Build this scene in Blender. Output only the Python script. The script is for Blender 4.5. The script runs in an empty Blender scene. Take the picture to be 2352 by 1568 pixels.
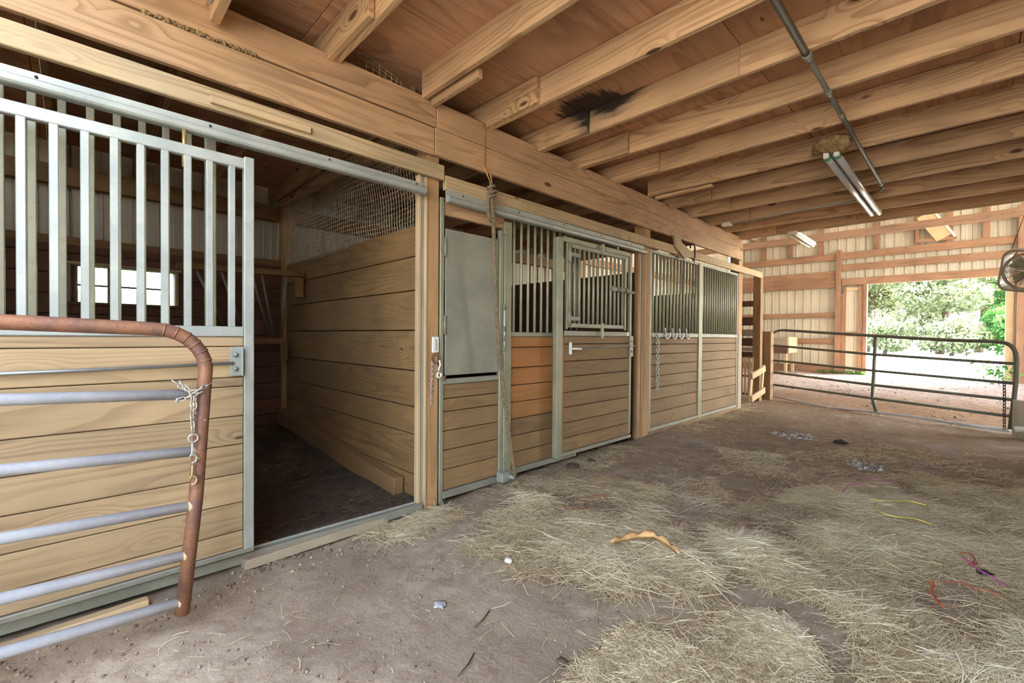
import bpy, bmesh, math, random
import numpy as np
from mathutils import Vector, Matrix, noise as mnoise

random.seed(7)
rng = np.random.default_rng(7)
scene = bpy.context.scene
COL = scene.collection

# ------------------------------------------------------------------ camera, sky, sun, exposure
FPX, YAW, PITCH, ROLL, CAMH = 1036.37, .793567, -.0120207, .0077129, 1.2

def cam_axes():
    F = np.array([-math.sin(YAW), math.cos(YAW), 0.]); R = np.array([math.cos(YAW), math.sin(YAW), 0.]); U = np.array([0, 0, 1.])
    F2 = F*math.cos(PITCH) + U*math.sin(PITCH); U2 = -F*math.sin(PITCH) + U*math.cos(PITCH)
    return R*math.cos(ROLL) + U2*math.sin(ROLL), -R*math.sin(ROLL) + U2*math.cos(ROLL), F2
CR, CU, CF = cam_axes()

def P(u, v, ax, val):
    """the world point on the plane ax = val seen at photo pixel (u, v)"""
    d = CF + CR*(u-1176)/FPX - CU*(v-784)/FPX
    o = np.array([0, 0, CAMH]); i = 'xyz'.index(ax)
    return Vector(o + (val-o[i])/d[i]*d)

cam_data = bpy.data.cameras.new('camera')
cam_data.sensor_width = 36; cam_data.lens = FPX/2352*36; cam_data.clip_start = .02; cam_data.clip_end = 500
cam = bpy.data.objects.new('camera', cam_data); COL.objects.link(cam)
m = Matrix.Identity(4)
for i in range(3):
    m[i][0] = CR[i]; m[i][1] = CU[i]; m[i][2] = -CF[i]
m[2][3] = CAMH
cam.matrix_world = m
scene.camera = cam

world = bpy.data.worlds.new('world'); scene.world = world; world.use_nodes = True
wn = world.node_tree; wn.nodes.clear()
wo = wn.nodes.new('ShaderNodeOutputWorld'); wb = wn.nodes.new('ShaderNodeBackground'); sky = wn.nodes.new('ShaderNodeTexSky')
sky.sky_type = 'NISHITA'; sky.sun_disc = False
SUN_EL, SUN_AZ = math.radians(48), math.atan2(.60, .80)      # azimuth from +Y towards +X
sky.sun_elevation = SUN_EL; sky.sun_rotation = SUN_AZ; sky.air_density = 1.2; sky.dust_density = 2.5; sky.ozone_density = 1.0
wb.inputs[1].default_value = .8
hs = wn.nodes.new('ShaderNodeHueSaturation'); hs.inputs['Saturation'].default_value = .6
wn.links.new(sky.outputs[0], hs.inputs['Color']); wn.links.new(hs.outputs[0], wb.inputs[0]); wn.links.new(wb.outputs[0], wo.inputs[0])

sun_data = bpy.data.lights.new('sun', 'SUN'); sun_data.energy = 8.0; sun_data.angle = math.radians(1.2); sun_data.color = (1, .93, .82)
sun = bpy.data.objects.new('sun', sun_data); COL.objects.link(sun)
sd = Vector((math.sin(SUN_AZ)*math.cos(SUN_EL), math.cos(SUN_AZ)*math.cos(SUN_EL), math.sin(SUN_EL)))
sun.rotation_euler = sd.to_track_quat('Z', 'Y').to_euler()

scene.view_settings.view_transform = 'Standard'; scene.view_settings.look = 'None'
scene.view_settings.gamma = 1; scene.view_settings.use_curve_mapping = False
scene.view_settings.exposure = 2.05
scene.cycles.max_bounces = 7; scene.cycles.diffuse_bounces = 5; scene.cycles.glossy_bounces = 2
scene.cycles.transmission_bounces = 3; scene.cycles.transparent_max_bounces = 6
scene.cycles.caustics_reflective = False; scene.cycles.caustics_refractive = False
scene.cycles.sample_clamp_indirect = 8

# ------------------------------------------------------------------ material helpers
def lin(r, g, b):
    return tuple(((c/255)/12.92 if c/255 <= .04045 else ((c/255+.055)/1.055)**2.4) for c in (r, g, b)) + (1,)

class NB:
    def __init__(s, name):
        s.mat = bpy.data.materials.new(name); s.mat.use_nodes = True
        s.t = s.mat.node_tree; s.t.nodes.clear()
        s.out = s.t.nodes.new('ShaderNodeOutputMaterial'); s.b = s.t.nodes.new('ShaderNodeBsdfPrincipled')
        s.t.links.new(s.b.outputs[0], s.out.inputs[0])
    def n(s, typ, **kw):
        nd = s.t.nodes.new(typ)
        for k, v in kw.items(): setattr(nd, k, v)
        return nd
    def set(s, sock, v):
        if isinstance(v, bpy.types.NodeSocket): s.t.links.new(v, sock)
        else: sock.default_value = v
    def math(s, op, a, b=0., c=0., clamp=False):
        nd = s.n('ShaderNodeMath', operation=op); nd.use_clamp = clamp
        s.set(nd.inputs[0], a); s.set(nd.inputs[1], b); s.set(nd.inputs[2], c); return nd.outputs[0]
    def vmath(s, op, a, b=(0, 0, 0)):
        nd = s.n('ShaderNodeVectorMath', operation=op); s.set(nd.inputs[0], a); s.set(nd.inputs[1], b); return nd.outputs[0]
    def scale(s, v, sc):
        return s.vmath('MULTIPLY', v, sc)
    def noise(s, v, scale, detail=2, rough=.5, dist=0.):
        nd = s.n('ShaderNodeTexNoise'); s.set(nd.inputs['Vector'], v); nd.inputs['Scale'].default_value = scale
        nd.inputs['Detail'].default_value = detail; nd.inputs['Roughness'].default_value = rough; nd.inputs['Distortion'].default_value = dist
        return nd.outputs[0]
    def voro(s, v, scale, out='Distance', feature='F1'):
        nd = s.n('ShaderNodeTexVoronoi', feature=feature); s.set(nd.inputs['Vector'], v); nd.inputs['Scale'].default_value = scale
        return nd.outputs[out]
    def ramp(s, f, lo, hi, a=0., b=1.):
        nd = s.n('ShaderNodeMapRange', interpolation_type='SMOOTHSTEP')
        s.set(nd.inputs[0], f); nd.inputs[1].default_value = lo; nd.inputs[2].default_value = hi
        nd.inputs[3].default_value = a; nd.inputs[4].default_value = b; return nd.outputs[0]
    def mix(s, f, a, b, blend='MIX'):
        nd = s.n('ShaderNodeMix', data_type='RGBA', blend_type=blend)
        s.set(nd.inputs[0], f); s.set(nd.inputs[6], a); s.set(nd.inputs[7], b); return nd.outputs[2]
    def obj(s): return s.n('ShaderNodeTexCoord').outputs['Object']
    def pos(s): return s.n('ShaderNodeNewGeometry').outputs['Position']
    def rand(s): return s.n('ShaderNodeObjectInfo').outputs['Random']
    def bump(s, h, strength, dist):
        nd = s.n('ShaderNodeBump'); nd.inputs['Strength'].default_value = strength; nd.inputs['Distance'].default_value = dist
        s.set(nd.inputs['Height'], h); s.t.links.new(nd.outputs[0], s.b.inputs['Normal'])
    def base(s, c, rough=.7, metal=0.):
        s.set(s.b.inputs['Base Color'], c); s.set(s.b.inputs['Roughness'], rough); s.set(s.b.inputs['Metallic'], metal)
        return s.mat

def offs(nb):
    r = nb.rand(); cx = nb.n('ShaderNodeCombineXYZ')
    nb.set(cx.inputs[0], nb.math('MULTIPLY', r, 37.)); nb.set(cx.inputs[1], nb.math('MULTIPLY', r, 91.3)); nb.set(cx.inputs[2], nb.math('MULTIPLY', r, 53.7))
    return r, nb.vmath('ADD', nb.obj(), cx.outputs[0])

def wood(name, light, dark, ring=9., contrast=.6, knots=.12, dust=None, dust_amt=.5, rough=.72, along=.3, across=5., vary=.22, extra=None, fib=.42):
    nb = NB(name); r, v = offs(nb)
    kd = nb.voro(nb.scale(v, (1.7, 4.4, 4.4)), 1.)
    n1 = nb.noise(nb.scale(v, (along, across, across)), 1., 1.2, .4)
    n1 = nb.math('ADD', n1, nb.ramp(kd, 0., .34, .16, 0.))
    ph = nb.math('FRACT', nb.math('MULTIPLY', n1, ring))
    line = nb.math('MULTIPLY', nb.ramp(ph, .35, .93), nb.ramp(ph, 1., .94)); lm = nb.ramp(nb.noise(nb.scale(v, (.9, 3., 3.)), 1., 2, .6), .3, .7, .25, 1.); line = nb.math('MULTIPLY', line, lm)
    fb = nb.noise(nb.scale(v, (4., 260., 260.)), 1., 3, .7)
    big = nb.noise(v, 1.6, 2, .6)
    f = nb.math('ADD', nb.math('MULTIPLY', line, contrast), nb.math('MULTIPLY', nb.math('SUBTRACT', fb, .5), fib*2), clamp=True)
    c = nb.mix(f, light, dark)
    val = nb.math('MULTIPLY', nb.math('ADD', 1.-vary/2, nb.math('MULTIPLY', r, vary)), nb.ramp(big, .25, .75, .84, 1.12))
    cc = nb.n('ShaderNodeCombineColor'); [nb.set(cc.inputs[i], val) for i in range(3)]
    c = nb.mix(1., c, cc.outputs[0], 'MULTIPLY')
    stk = nb.noise(nb.scale(v, (1.1, 22., 22.)), 1., 3, .65)
    c = nb.mix(nb.ramp(stk, .52, .72, 0., .38), c, (dark[0]*.8, dark[1]*.76, dark[2]*.74, 1))
    c = nb.mix(nb.ramp(kd, knots, knots*.55), c, (dark[0]*.42, dark[1]*.36, dark[2]*.32, 1))
    if dust:
        dn = nb.noise(v, 3.1, 4, .65)
        c = nb.mix(nb.ramp(dn, .35, .75, 0., dust_amt), c, dust)
    if extra: c = extra(nb, c, v)
    nb.bump(nb.math('ADD', nb.math('MULTIPLY', line, -.5), nb.math('MULTIPLY', fb, .9)), .35, .0025)
    return nb.base(c, rough)

def galv(name, base, rust=0., metal=.35, rough=.5, tint=None):
    nb = NB(name); r, v = offs(nb)
    sp = nb.voro(v, 90., 'Color'); sc = nb.n('ShaderNodeSeparateColor'); nb.set(sc.inputs[0], sp)
    f = nb.math('ADD', nb.math('MULTIPLY', sc.outputs[0], .22), nb.ramp(nb.noise(v, 5., 3, .6), .3, .7, 0., .6), clamp=True)
    c = nb.mix(f, (base[0]*.78, base[1]*.8, base[2]*.82, 1), (base[0]*1.12, base[1]*1.12, base[2]*1.1, 1))
    if rust:
        rn = nb.noise(v, 14., 5, .7)
        c = nb.mix(nb.ramp(rn, .62-rust*.3, .8-rust*.3, 0., .85), c, tint or lin(120, 82, 52))
    nb.bump(nb.noise(v, 120., 2), .08, .002)
    return nb.base(c, rough, metal)

def plain(name, c, rough=.6, metal=0., bumps=0., bscale=60., mott=.25):
    nb = NB(name); r, v = offs(nb)
    f = nb.noise(v, bscale*.2, 3, .6)
    cc = nb.mix(nb.ramp(f, .3, .7), (c[0]*(1-mott), c[1]*(1-mott), c[2]*(1-mott), 1), (min(1, c[0]*(1+mott)), min(1, c[1]*(1+mott)), min(1, c[2]*(1+mott)), 1))
    if bumps: nb.bump(nb.noise(v, bscale, 3), bumps, .004)
    return nb.base(cc, rough, metal)

M = {}
M['joist'] = wood('joist_pine', lin(204, 168, 124), lin(136, 96, 60), ring=20, contrast=.66, knots=.11, vary=.22, along=.28, across=4.6)
M['beam'] = wood('beam_pine', lin(190, 154, 114), lin(128, 92, 60), ring=24, contrast=.66, knots=.11, vary=.12, dust=lin(168, 140, 106), dust_amt=.5, along=.28, across=4.6)
M['ply'] = wood('plywood', lin(204, 158, 120), lin(140, 94, 64), ring=8, contrast=.5, along=.6, across=3.2, knots=.075, vary=.2, fib=.3)
M['track_board'] = wood('track_board_wood', lin(184, 160, 120), lin(124, 100, 68), ring=20, contrast=.66, knots=.07, dust=lin(164, 148, 118), dust_amt=.6, along=.3, across=5.5)
M['door_plank'] = wood('door_plank_wood', lin(174, 148, 110), lin(118, 94, 66), ring=20, contrast=.66, knots=.05, vary=.16, dust=lin(168, 146, 110), dust_amt=.4, along=.22, across=5.)
M['stall_plank'] = wood('stall_plank_wood', lin(138, 110, 74), lin(94, 70, 44), ring=13, contrast=.5, knots=.05, vary=.16, dust=lin(128, 106, 70), dust_amt=.7, along=.3)
M['orange_plank'] = wood('orange_plank_wood', lin(162, 108, 58), lin(112, 68, 34), ring=8, contrast=.3, knots=.06, vary=.2, dust=lin(150, 118, 78), dust_amt=.4, along=.3)
M['partition_plank'] = wood('partition_oak', lin(150, 116, 72), lin(90, 64, 36), ring=24, contrast=.5, knots=.05, vary=.15, dust=lin(116, 92, 62), dust_amt=.6, along=.3, across=4.2)
M['back_plank'] = wood('back_wall_wood', lin(112, 76, 54), lin(70, 46, 33), ring=9, contrast=.4, knots=.06, vary=.2, along=.3)
M['treated'] = wood('treated_post_wood', lin(176, 138, 94), lin(124, 88, 54), ring=11, contrast=.5, knots=.045, vary=.12, dust=lin(150, 124, 88), dust_amt=.4, along=.25)
M['dark_post'] = wood('dark_post_wood', lin(140, 106, 68), lin(96, 68, 42), ring=9, contrast=.4, knots=.05, along=.3)
M['red_frame'] = wood('red_framing_wood', lin(150, 114, 85), lin(104, 71, 51), ring=9, contrast=.5, knots=.06, vary=.2, along=.3)
M['trim_wood'] = wood('pale_trim_wood', lin(196, 170, 130), lin(156, 124, 86), ring=8, contrast=.3, knots=.03, along=.25)
M['grey_wood'] = wood('weathered_wood', lin(170, 154, 130), lin(122, 106, 86), ring=11, contrast=.4, knots=.05, dust=lin(150, 138, 118), dust_amt=.5, along=.3)
M['dark_board'] = wood('dark_fence_wood', lin(92, 66, 46), lin(54, 38, 26), ring=6, contrast=.4, knots=.05)

def char(x0, hw, z0, zg):
    def f(nb, c, v):
        o = nb.obj(); sx = nb.n('ShaderNodeSeparateXYZ'); nb.set(sx.inputs[0], o)
        d = nb.math('ADD', nb.math('ABSOLUTE', nb.math('DIVIDE', nb.math('SUBTRACT', sx.outputs[0], x0), hw)), nb.math('MULTIPLY', nb.math('SUBTRACT', sx.outputs[2], z0), zg))
        d = nb.math('ADD', d, nb.math('MULTIPLY', nb.math('SUBTRACT', nb.noise(nb.scale(o, (2.5, 34, 34)), 1., 5, .75), .5), 2.2))
        c = nb.mix(nb.ramp(d, 1.5, .9, 0., .5), c, lin(96, 84, 74))
        return nb.mix(nb.ramp(d, 1.0, .6, 0., .93), c, lin(34, 29, 26))
    return f
M['stained_joist'] = wood('water_stained_joist', lin(204, 168, 124), lin(136, 96, 60), ring=20, contrast=.5, knots=.11, along=.28, across=4.6, extra=char(0., .30, .085, -9.))
M['stained_scab'] = wood('water_stained_scab', lin(204, 168, 124), lin(136, 96, 60), ring=20, contrast=.5, knots=.06, along=.28, across=4.6, extra=char(.26, .20, .06, -5.))

def plystain(nb, c, v):
    o = nb.pos(); sx = nb.n('ShaderNodeSeparateXYZ'); nb.set(sx.inputs[0], o)
    dx = nb.math('DIVIDE', nb.math('SUBTRACT', sx.outputs[0], -2.16), .34); dy = nb.math('DIVIDE', nb.math('SUBTRACT', sx.outputs[1], 3.0), .27)
    d = nb.math('ADD', nb.math('MULTIPLY', dx, dx), nb.math('MULTIPLY', dy, dy))
    d = nb.math('ADD', d, nb.math('MULTIPLY', nb.math('SUBTRACT', nb.noise(nb.scale(o, (26, 4, 4)), 1., 4, .7), .5), 1.6))
    return nb.mix(nb.ramp(d, 1.0, .5, 0., .92), c, lin(36, 28, 23))
M['stained_ply'] = wood('water_stained_plywood', lin(204, 158, 120), lin(140, 94, 64), ring=8, contrast=.5, along=.6, across=3.2, knots=.075, fib=.3, extra=plystain)

M['galv'] = galv('galvanised_steel', lin(176, 180, 170))
M['galv_warm'] = galv('dusty_galvanised_steel', lin(152, 150, 126), rust=.06, metal=.25)
M['galv_bar'] = galv('galvanised_bar', lin(168, 164, 138), rust=.12, metal=.25, tint=lin(140, 116, 76))
M['galv_blue'] = galv('galvanised_tube', lin(196, 200, 206), metal=.25, rough=.4)
M['galv_old'] = galv('old_galvanised_sheet', lin(150, 148, 132), rust=.12, metal=.3, rough=.55, tint=lin(150, 132, 92))
M['gate_paint'] = galv('green_grey_gate_paint', lin(104, 106, 92), rust=.22, metal=.2, rough=.5)
M['rod'] = galv('zinc_rod', lin(150, 152, 150), metal=.6, rough=.4)
M['chain'] = plain('chain_steel', lin(190, 188, 178), .35, .6)
M['brass'] = plain('brass', lin(196, 170, 110), .35, .6)
M['dark_metal'] = plain('dark_metal', lin(60, 58, 54), .5, .6)
M['pipe'] = galv('dusty_conduit', lin(120, 116, 102), rust=.2, metal=.3, rough=.6)

nb = NB('rusty_tube'); r, v = offs(nb)
f1 = nb.noise(v, 9., 5, .65); f2 = nb.noise(v, 90., 3, .7)
c = nb.mix(nb.ramp(f1, .35, .68), lin(112, 82, 72), lin(146, 102, 72)); c = nb.mix(nb.ramp(f2, .5, .75, 0., .6), c, lin(92, 58, 42))
c = nb.mix(nb.ramp(nb.voro(v, 14.), .07, .04, 0., .8), c, lin(200, 188, 170))
nb.bump(f2, .3, .002); M['rust'] = nb.base(c, .6, .25)

nb = NB('corrugated_cream'); p = nb.pos()
st = nb.noise(nb.scale(p, (6, 6, .6)), 1., 4, .7)
c = nb.mix(nb.ramp(st, .4, .75, 0., .5), lin(198, 188, 164), lin(164, 148, 122)); c = nb.mix(nb.ramp(nb.noise(p, 7., 5, .75), .63, .72, 0., .5), c, lin(120, 100, 78))
M['cream'] = nb.base(c, .5, .1)
M['white_metal'] = plain('white_roof_metal', lin(232, 228, 218), .5, .1, mott=.05)

nb = NB('dirt_ground'); p = nb.pos()
sx = nb.n('ShaderNodeSeparateXYZ'); nb.set(sx.inputs[0], p)
a = nb.noise(p, 1.1, 4, .6); b = nb.noise(p, 9., 6, .72); cz = nb.noise(p, 70., 4, .7)
c = nb.mix(nb.ramp(a, .32, .68), lin(138, 121, 100), lin(176, 160, 138)); c = nb.mix(nb.ramp(b, .4, .68, 0., .75), c, lin(128, 108, 87)); c = nb.mix(nb.ramp(cz, .5, .78, 0., .45), c, lin(196, 180, 160))
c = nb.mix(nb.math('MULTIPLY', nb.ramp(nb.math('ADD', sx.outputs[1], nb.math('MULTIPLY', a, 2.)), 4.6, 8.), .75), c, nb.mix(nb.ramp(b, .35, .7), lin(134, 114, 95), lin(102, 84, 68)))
ash = nb.math('MULTIPLY', nb.ramp(nb.noise(nb.vmath('ADD', p, (3.3, 1.1, 0)), .9, 5, .75), .52, .66), nb.ramp(sx.outputs[1], 3.4, 5.))
c = nb.mix(nb.math('MULTIPLY', ash, .45), c, lin(168, 164, 164))
far = nb.ramp(nb.math('ADD', sx.outputs[1], nb.math('MULTIPLY', a, 1.5)), 9.4, 10.2)
c = nb.mix(far, c, nb.mix(nb.ramp(b, .35, .65), lin(140, 110, 80), lin(104, 80, 58)))
far2 = nb.ramp(nb.math('ADD', sx.outputs[1], nb.math('MULTIPLY', a, 2.)), 11.5, 14.5)
c = nb.mix(far2, c, nb.mix(nb.ramp(b, .35, .65), lin(176, 160, 150), lin(140, 122, 112)))
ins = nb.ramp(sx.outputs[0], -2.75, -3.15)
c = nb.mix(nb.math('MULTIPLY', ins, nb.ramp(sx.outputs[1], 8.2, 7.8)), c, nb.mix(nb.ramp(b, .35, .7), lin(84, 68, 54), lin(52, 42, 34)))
nb.bump(nb.math('ADD', nb.math('MULTIPLY', b, 1.4), nb.math('MULTIPLY', cz, .35)), .6, .016)
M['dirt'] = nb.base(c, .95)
nb = NB('gravel_yard'); p = nb.pos()
c = nb.mix(nb.ramp(nb.noise(p, 3., 5, .7), .35, .7), lin(206, 200, 190), lin(184, 174, 160)); nb.bump(nb.noise(p, 40., 3), .4, .02); M['gravel'] = nb.base(c, .95)
nb = NB('grass_ground'); p = nb.pos()
c = nb.mix(nb.ramp(nb.noise(p, 1.2, 5, .7), .35, .65), lin(34, 50, 12), lin(60, 68, 26)); nb.bump(nb.noise(p, 25., 4), .8, .06); M['grass'] = nb.base(c, .9)

def tintmat(name, cols, rough=.8, trans=0.):
    nb = NB(name); at = nb.n('ShaderNodeAttribute', attribute_name='tint')
    cr = nb.n('ShaderNodeValToRGB'); nb.set(cr.inputs[0], at.outputs['Fac'])
    e = cr.color_ramp.elements
    e[0].color = cols[0]; e[1].color = cols[-1]
    for i, cc in enumerate(cols[1:-1]): x = e.new((i+1)/(len(cols)-1)); x.color = cc
    mt = nb.base(cr.outputs[0], rough)
    if trans:
        tr = nb.n('ShaderNodeBsdfTranslucent'); nb.set(tr.inputs[0], cr.outputs[0]); ms = nb.n('ShaderNodeMixShader'); ms.inputs[0].default_value = trans
        nb.t.links.new(nb.b.outputs[0], ms.inputs[1]); nb.t.links.new(tr.outputs[0], ms.inputs[2]); nb.t.links.new(ms.outputs[0], nb.out.inputs[0])
    return mt
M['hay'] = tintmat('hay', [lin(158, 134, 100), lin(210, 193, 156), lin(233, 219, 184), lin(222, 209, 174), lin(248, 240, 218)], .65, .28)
M['old_hay'] = tintmat('old_hay', [lin(60, 46, 34), lin(110, 88, 60), lin(164, 140, 102)], .8)
M['clod'] = tintmat('soil_clods', [lin(104, 88, 73), lin(144, 126, 107), lin(174, 158, 138)], .95)
M['ash_clod'] = tintmat('ash_clods', [lin(120, 112, 106), lin(168, 160, 154), lin(200, 194, 190)], .95)
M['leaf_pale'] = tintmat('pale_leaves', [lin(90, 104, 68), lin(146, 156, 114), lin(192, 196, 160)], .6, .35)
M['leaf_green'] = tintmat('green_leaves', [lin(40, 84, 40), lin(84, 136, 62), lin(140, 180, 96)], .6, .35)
M['bark'] = plain('bark', lin(96, 82, 68), .9, 0, .6, 30)
M['net'] = plain('netting_wire', lin(206, 192, 160), .6, .3)
M['rope'] = plain('rope_fibre', lin(128, 112, 86), .9, 0, .6, 150)
M['twine_or'] = plain('orange_twine', lin(164, 84, 52), .7)
M['twine_pk'] = plain('pink_twine', lin(180, 84, 150), .7)
M['twine_ye'] = plain('yellow_twine', lin(204, 184, 88), .7)
M['twine_ta'] = plain('tan_twine', lin(190, 140, 88), .8)
M['stripw'] = plain('bark_strip', lin(192, 152, 100), .6, 0, .3, 40)
M['white_pl'] = plain('white_plastic', lin(224, 222, 216), .4, mott=.04)
M['mud'] = plain('nest_mud', lin(150, 124, 84), .95, 0, 1., 120, .4)
M['manure'] = plain('dark_manure', lin(80, 66, 54), .95, 0, .8, 60)
M['ash'] = plain('ash_grey', lin(170, 168, 170), .95, 0, .8, 80)
M['fan'] = plain('fan_plastic', lin(156, 146, 122), .5)
M['green_cap'] = plain('green_cap', lin(60, 140, 80), .5)
M['tube'] = plain('lamp_tube', lin(206, 204, 200), .25, .35, mott=.05)
M['fix_white'] = plain('lamp_enamel', lin(232, 222, 200), .4, mott=.05)
M['twig'] = plain('twig', lin(84, 66, 50), .9, 0, .5)
M['black'] = plain('black_rubber', lin(36, 34, 34), .7)
nb = NB('window_glass'); nb.b.inputs['Transmission Weight'].default_value = 1.; nb.b.inputs['IOR'].default_value = 1.02; M['glass'] = nb.base((.97, .98, .95, 1), .02)

# ------------------------------------------------------------------ object helpers
W = {}
def root(name, label, cat, loc, group=None, kind=None):
    o = bpy.data.objects.new(name, None); COL.objects.link(o); o.empty_display_size = .1
    o.location = loc; W[o.name] = Matrix.Translation(loc)
    o['label'] = label
    if cat: o['category'] = cat
    if group: o['group'] = group
    if kind: o['kind'] = kind
    return o

def link(name, me, parent, mat, Mx, label=None):
    o = bpy.data.objects.new(name, me); COL.objects.link(o)
    if mat is not None and not me.materials: me.materials.append(mat)
    if parent:
        o.parent = parent; o.matrix_parent_inverse = W[parent.name].inverted()
    o.matrix_basis = Mx; W[o.name] = Mx.copy()
    if label: o['label'] = label
    return o

def tag(o, label, cat=None, group=None, kind=None):
    o['label'] = label
    if cat: o['category'] = cat
    if group: o['group'] = group
    if kind: o['kind'] = kind
    return o

def pydata(name, V, Fc, smooth=False):
    me = bpy.data.meshes.new(name); me.from_pydata([tuple(v) for v in V], [], Fc); me.update()
    if smooth: me.polygons.foreach_set('use_smooth', [True]*len(me.polygons))
    return me

def chamfer_box(L, T, H, c):
    x, y, z = L/2, T/2, H/2; c = min(c, x*.45, y*.45, z*.45); V = []; idx = {}
    for sx in (-1, 1):
        for sy in (-1, 1):
            for sz in (-1, 1):
                idx[sx, sy, sz] = len(V)
                V += [(sx*x, sy*(y-c), sz*(z-c)), (sx*(x-c), sy*y, sz*(z-c)), (sx*(x-c), sy*(y-c), sz*z)]
    Fc = []
    def q(*a): Fc.append(list(a))
    for s in (-1, 1):
        a = [idx[s, -1, -1], idx[s, 1, -1], idx[s, 1, 1], idx[s, -1, 1]]; q(*(a if s > 0 else a[::-1]))
        a = [idx[-1, s, -1]+1, idx[-1, s, 1]+1, idx[1, s, 1]+1, idx[1, s, -1]+1]; q(*(a if s > 0 else a[::-1]))
        a = [idx[-1, -1, s]+2, idx[1, -1, s]+2, idx[1, 1, s]+2, idx[-1, 1, s]+2]; q(*(a if s > 0 else a[::-1]))
    for s in (-1, 1):
        for t in (-1, 1):
            f = s*t > 0
            a = [idx[-1, s, t]+1, idx[-1, s, t]+2, idx[1, s, t]+2, idx[1, s, t]+1]; q(*(a if f else a[::-1]))
            a = [idx[s, -1, t], idx[s, 1, t], idx[s, 1, t]+2, idx[s, -1, t]+2]; q(*(a if f else a[::-1]))
            a = [idx[s, t, -1], idx[s, t, -1]+1, idx[s, t, 1]+1, idx[s, t, 1]]; q(*(a if f else a[::-1]))
    for sx in (-1, 1):
        for sy in (-1, 1):
            for sz in (-1, 1):
                i = idx[sx, sy, sz]; a = [i, i+1, i+2]; q(*(a if sx*sy*sz > 0 else a[::-1]))
    return V, Fc

CACHE = {}
def board(name, parent, p0, p1, T, H, mat, up=(0, 0, 1), label=None, bev=.004):
    """a plank from p0 to p1: height H along `up`, thickness T across"""
    p0 = Vector(p0); p1 = Vector(p1); d = p1-p0; L = d.length
    key = (round(L, 3), round(T, 3), round(H, 3), mat.name, bev)
    if key not in CACHE:
        V, Fc = chamfer_box(L, T, H, bev); CACHE[key] = pydata(name, V, Fc)
    x = d.normalized(); z = Vector(up); z = (z-x*z.dot(x)).normalized(); y = z.cross(x)
    Mx = Matrix.Translation((p0+p1)/2) @ Matrix((x, y, z)).transposed().to_4x4()
    return link(name, CACHE[key], parent, mat, Mx, label)

def boxy(name, parent, lo, hi, mat, label=None, axis=None, bev=.004):
    """axis aligned box between two corners; grain along its longest side"""
    lo = Vector(lo); hi = Vector(hi); s = hi-lo; c = (lo+hi)/2
    ax = axis if axis is not None else max(range(3), key=lambda i: s[i])
    e = Vector([1. if i == ax else 0. for i in range(3)]); ui = 2 if ax != 2 else 1
    up = Vector([1. if i == ui else 0. for i in range(3)]); ti = 3-ax-ui
    return board(name, parent, c-e*s[ax]/2, c+e*s[ax]/2, s[ti], s[ui], mat, up, label, bev)

def tube_geo(pts, r, n=8, closed=False, V=None, Fc=None, caps=True):
    pts = [Vector(p) for p in pts]; V = [] if V is None else V; Fc = [] if Fc is None else Fc; base = len(V); N = len(pts)
    rr = r if hasattr(r, '__len__') else [r]*N
    t0 = (pts[1]-pts[0]).normalized(); ref = Vector((0, 0, 1)) if abs(t0.z) < .9 else Vector((1, 0, 0))
    nrm = (ref-t0*ref.dot(t0)).normalized()
    for i, p in enumerate(pts):
        a = pts[i-1] if (i > 0 or closed) else p; b = pts[(i+1) % N] if (i < N-1 or closed) else p
        t = (b-a).normalized(); nrm = (nrm-t*nrm.dot(t)).normalized(); bn = t.cross(nrm)
        for k in range(n):
            an = 2*math.pi*k/n; V.append(p+nrm*(rr[i]*math.cos(an))+bn*(rr[i]*math.sin(an)))
    for i in range(N if closed else N-1):
        j = (i+1) % N
        for k in range(n):
            k2 = (k+1) % n; Fc.append([base+i*n+k, base+i*n+k2, base+j*n+k2, base+j*n+k])
    if caps and not closed:
        Fc.append([base+k for k in range(n)][::-1]); Fc.append([base+(N-1)*n+k for k in range(n)])
    return V, Fc

def tube(name, parent, pts, r, mat, n=8, closed=False, label=None):
    V, Fc = tube_geo(pts, r, n, closed); o0 = Vector(pts[0])
    me = pydata(name, [v-o0 for v in V], Fc, True)
    return link(name, me, parent, mat, Matrix.Translation(o0), label)

def geo(name, parent, V, Fc, mat, label=None, smooth=False):
    c = sum((Vector(v) for v in V), Vector())/len(V)
    return link(name, pydata(name, [Vector(v)-c for v in V], Fc, smooth), parent, mat, Matrix.Translation(c), label)

def extrude(name, parent, prof, axis, a0, a1, mat, label=None, smooth=False):
    """prof: closed list of 2D points in the two other axes (x,z for axis y; y,z for axis x)"""
    n = len(prof); V = []; Fc = []
    for a in (a0, a1):
        for (p, q) in prof: V.append((p, a, q) if axis == 'y' else (a, p, q))
    for k in range(n): Fc.append([k, (k+1) % n, n+(k+1) % n, n+k])
    Fc.append(list(range(n))[::-1]); Fc.append([n+k for k in range(n)])
    me_v = V; o = geo(name, parent, me_v, Fc, mat, label, smooth)
    bm = bmesh.new(); bm.from_mesh(o.data); bmesh.ops.recalc_face_normals(bm, faces=bm.faces); bm.to_mesh(o.data); bm.free()
    return o

def blob(name, parent, c, s, mat, seed=0, rough=.35, sub=2, label=None):
    bm = bmesh.new(); bmesh.ops.create_icosphere(bm, subdivisions=sub, radius=1.)
    for v in bm.verts:
        n = mnoise.noise(v.co*1.7+Vector((seed*3.1, seed, 0)))+.5*mnoise.noise(v.co*4+Vector((0, seed*2.3, seed)))
        v.co *= 1+rough*n; v.co = Vector((v.co.x*s[0], v.co.y*s[1], v.co.z*s[2]))
    me = bpy.data.meshes.new(name); bm.to_mesh(me); bm.free()
    for p in me.polygons: p.use_smooth = True
    return link(name, me, parent, mat, Matrix.Translation(Vector(c)), label)

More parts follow.
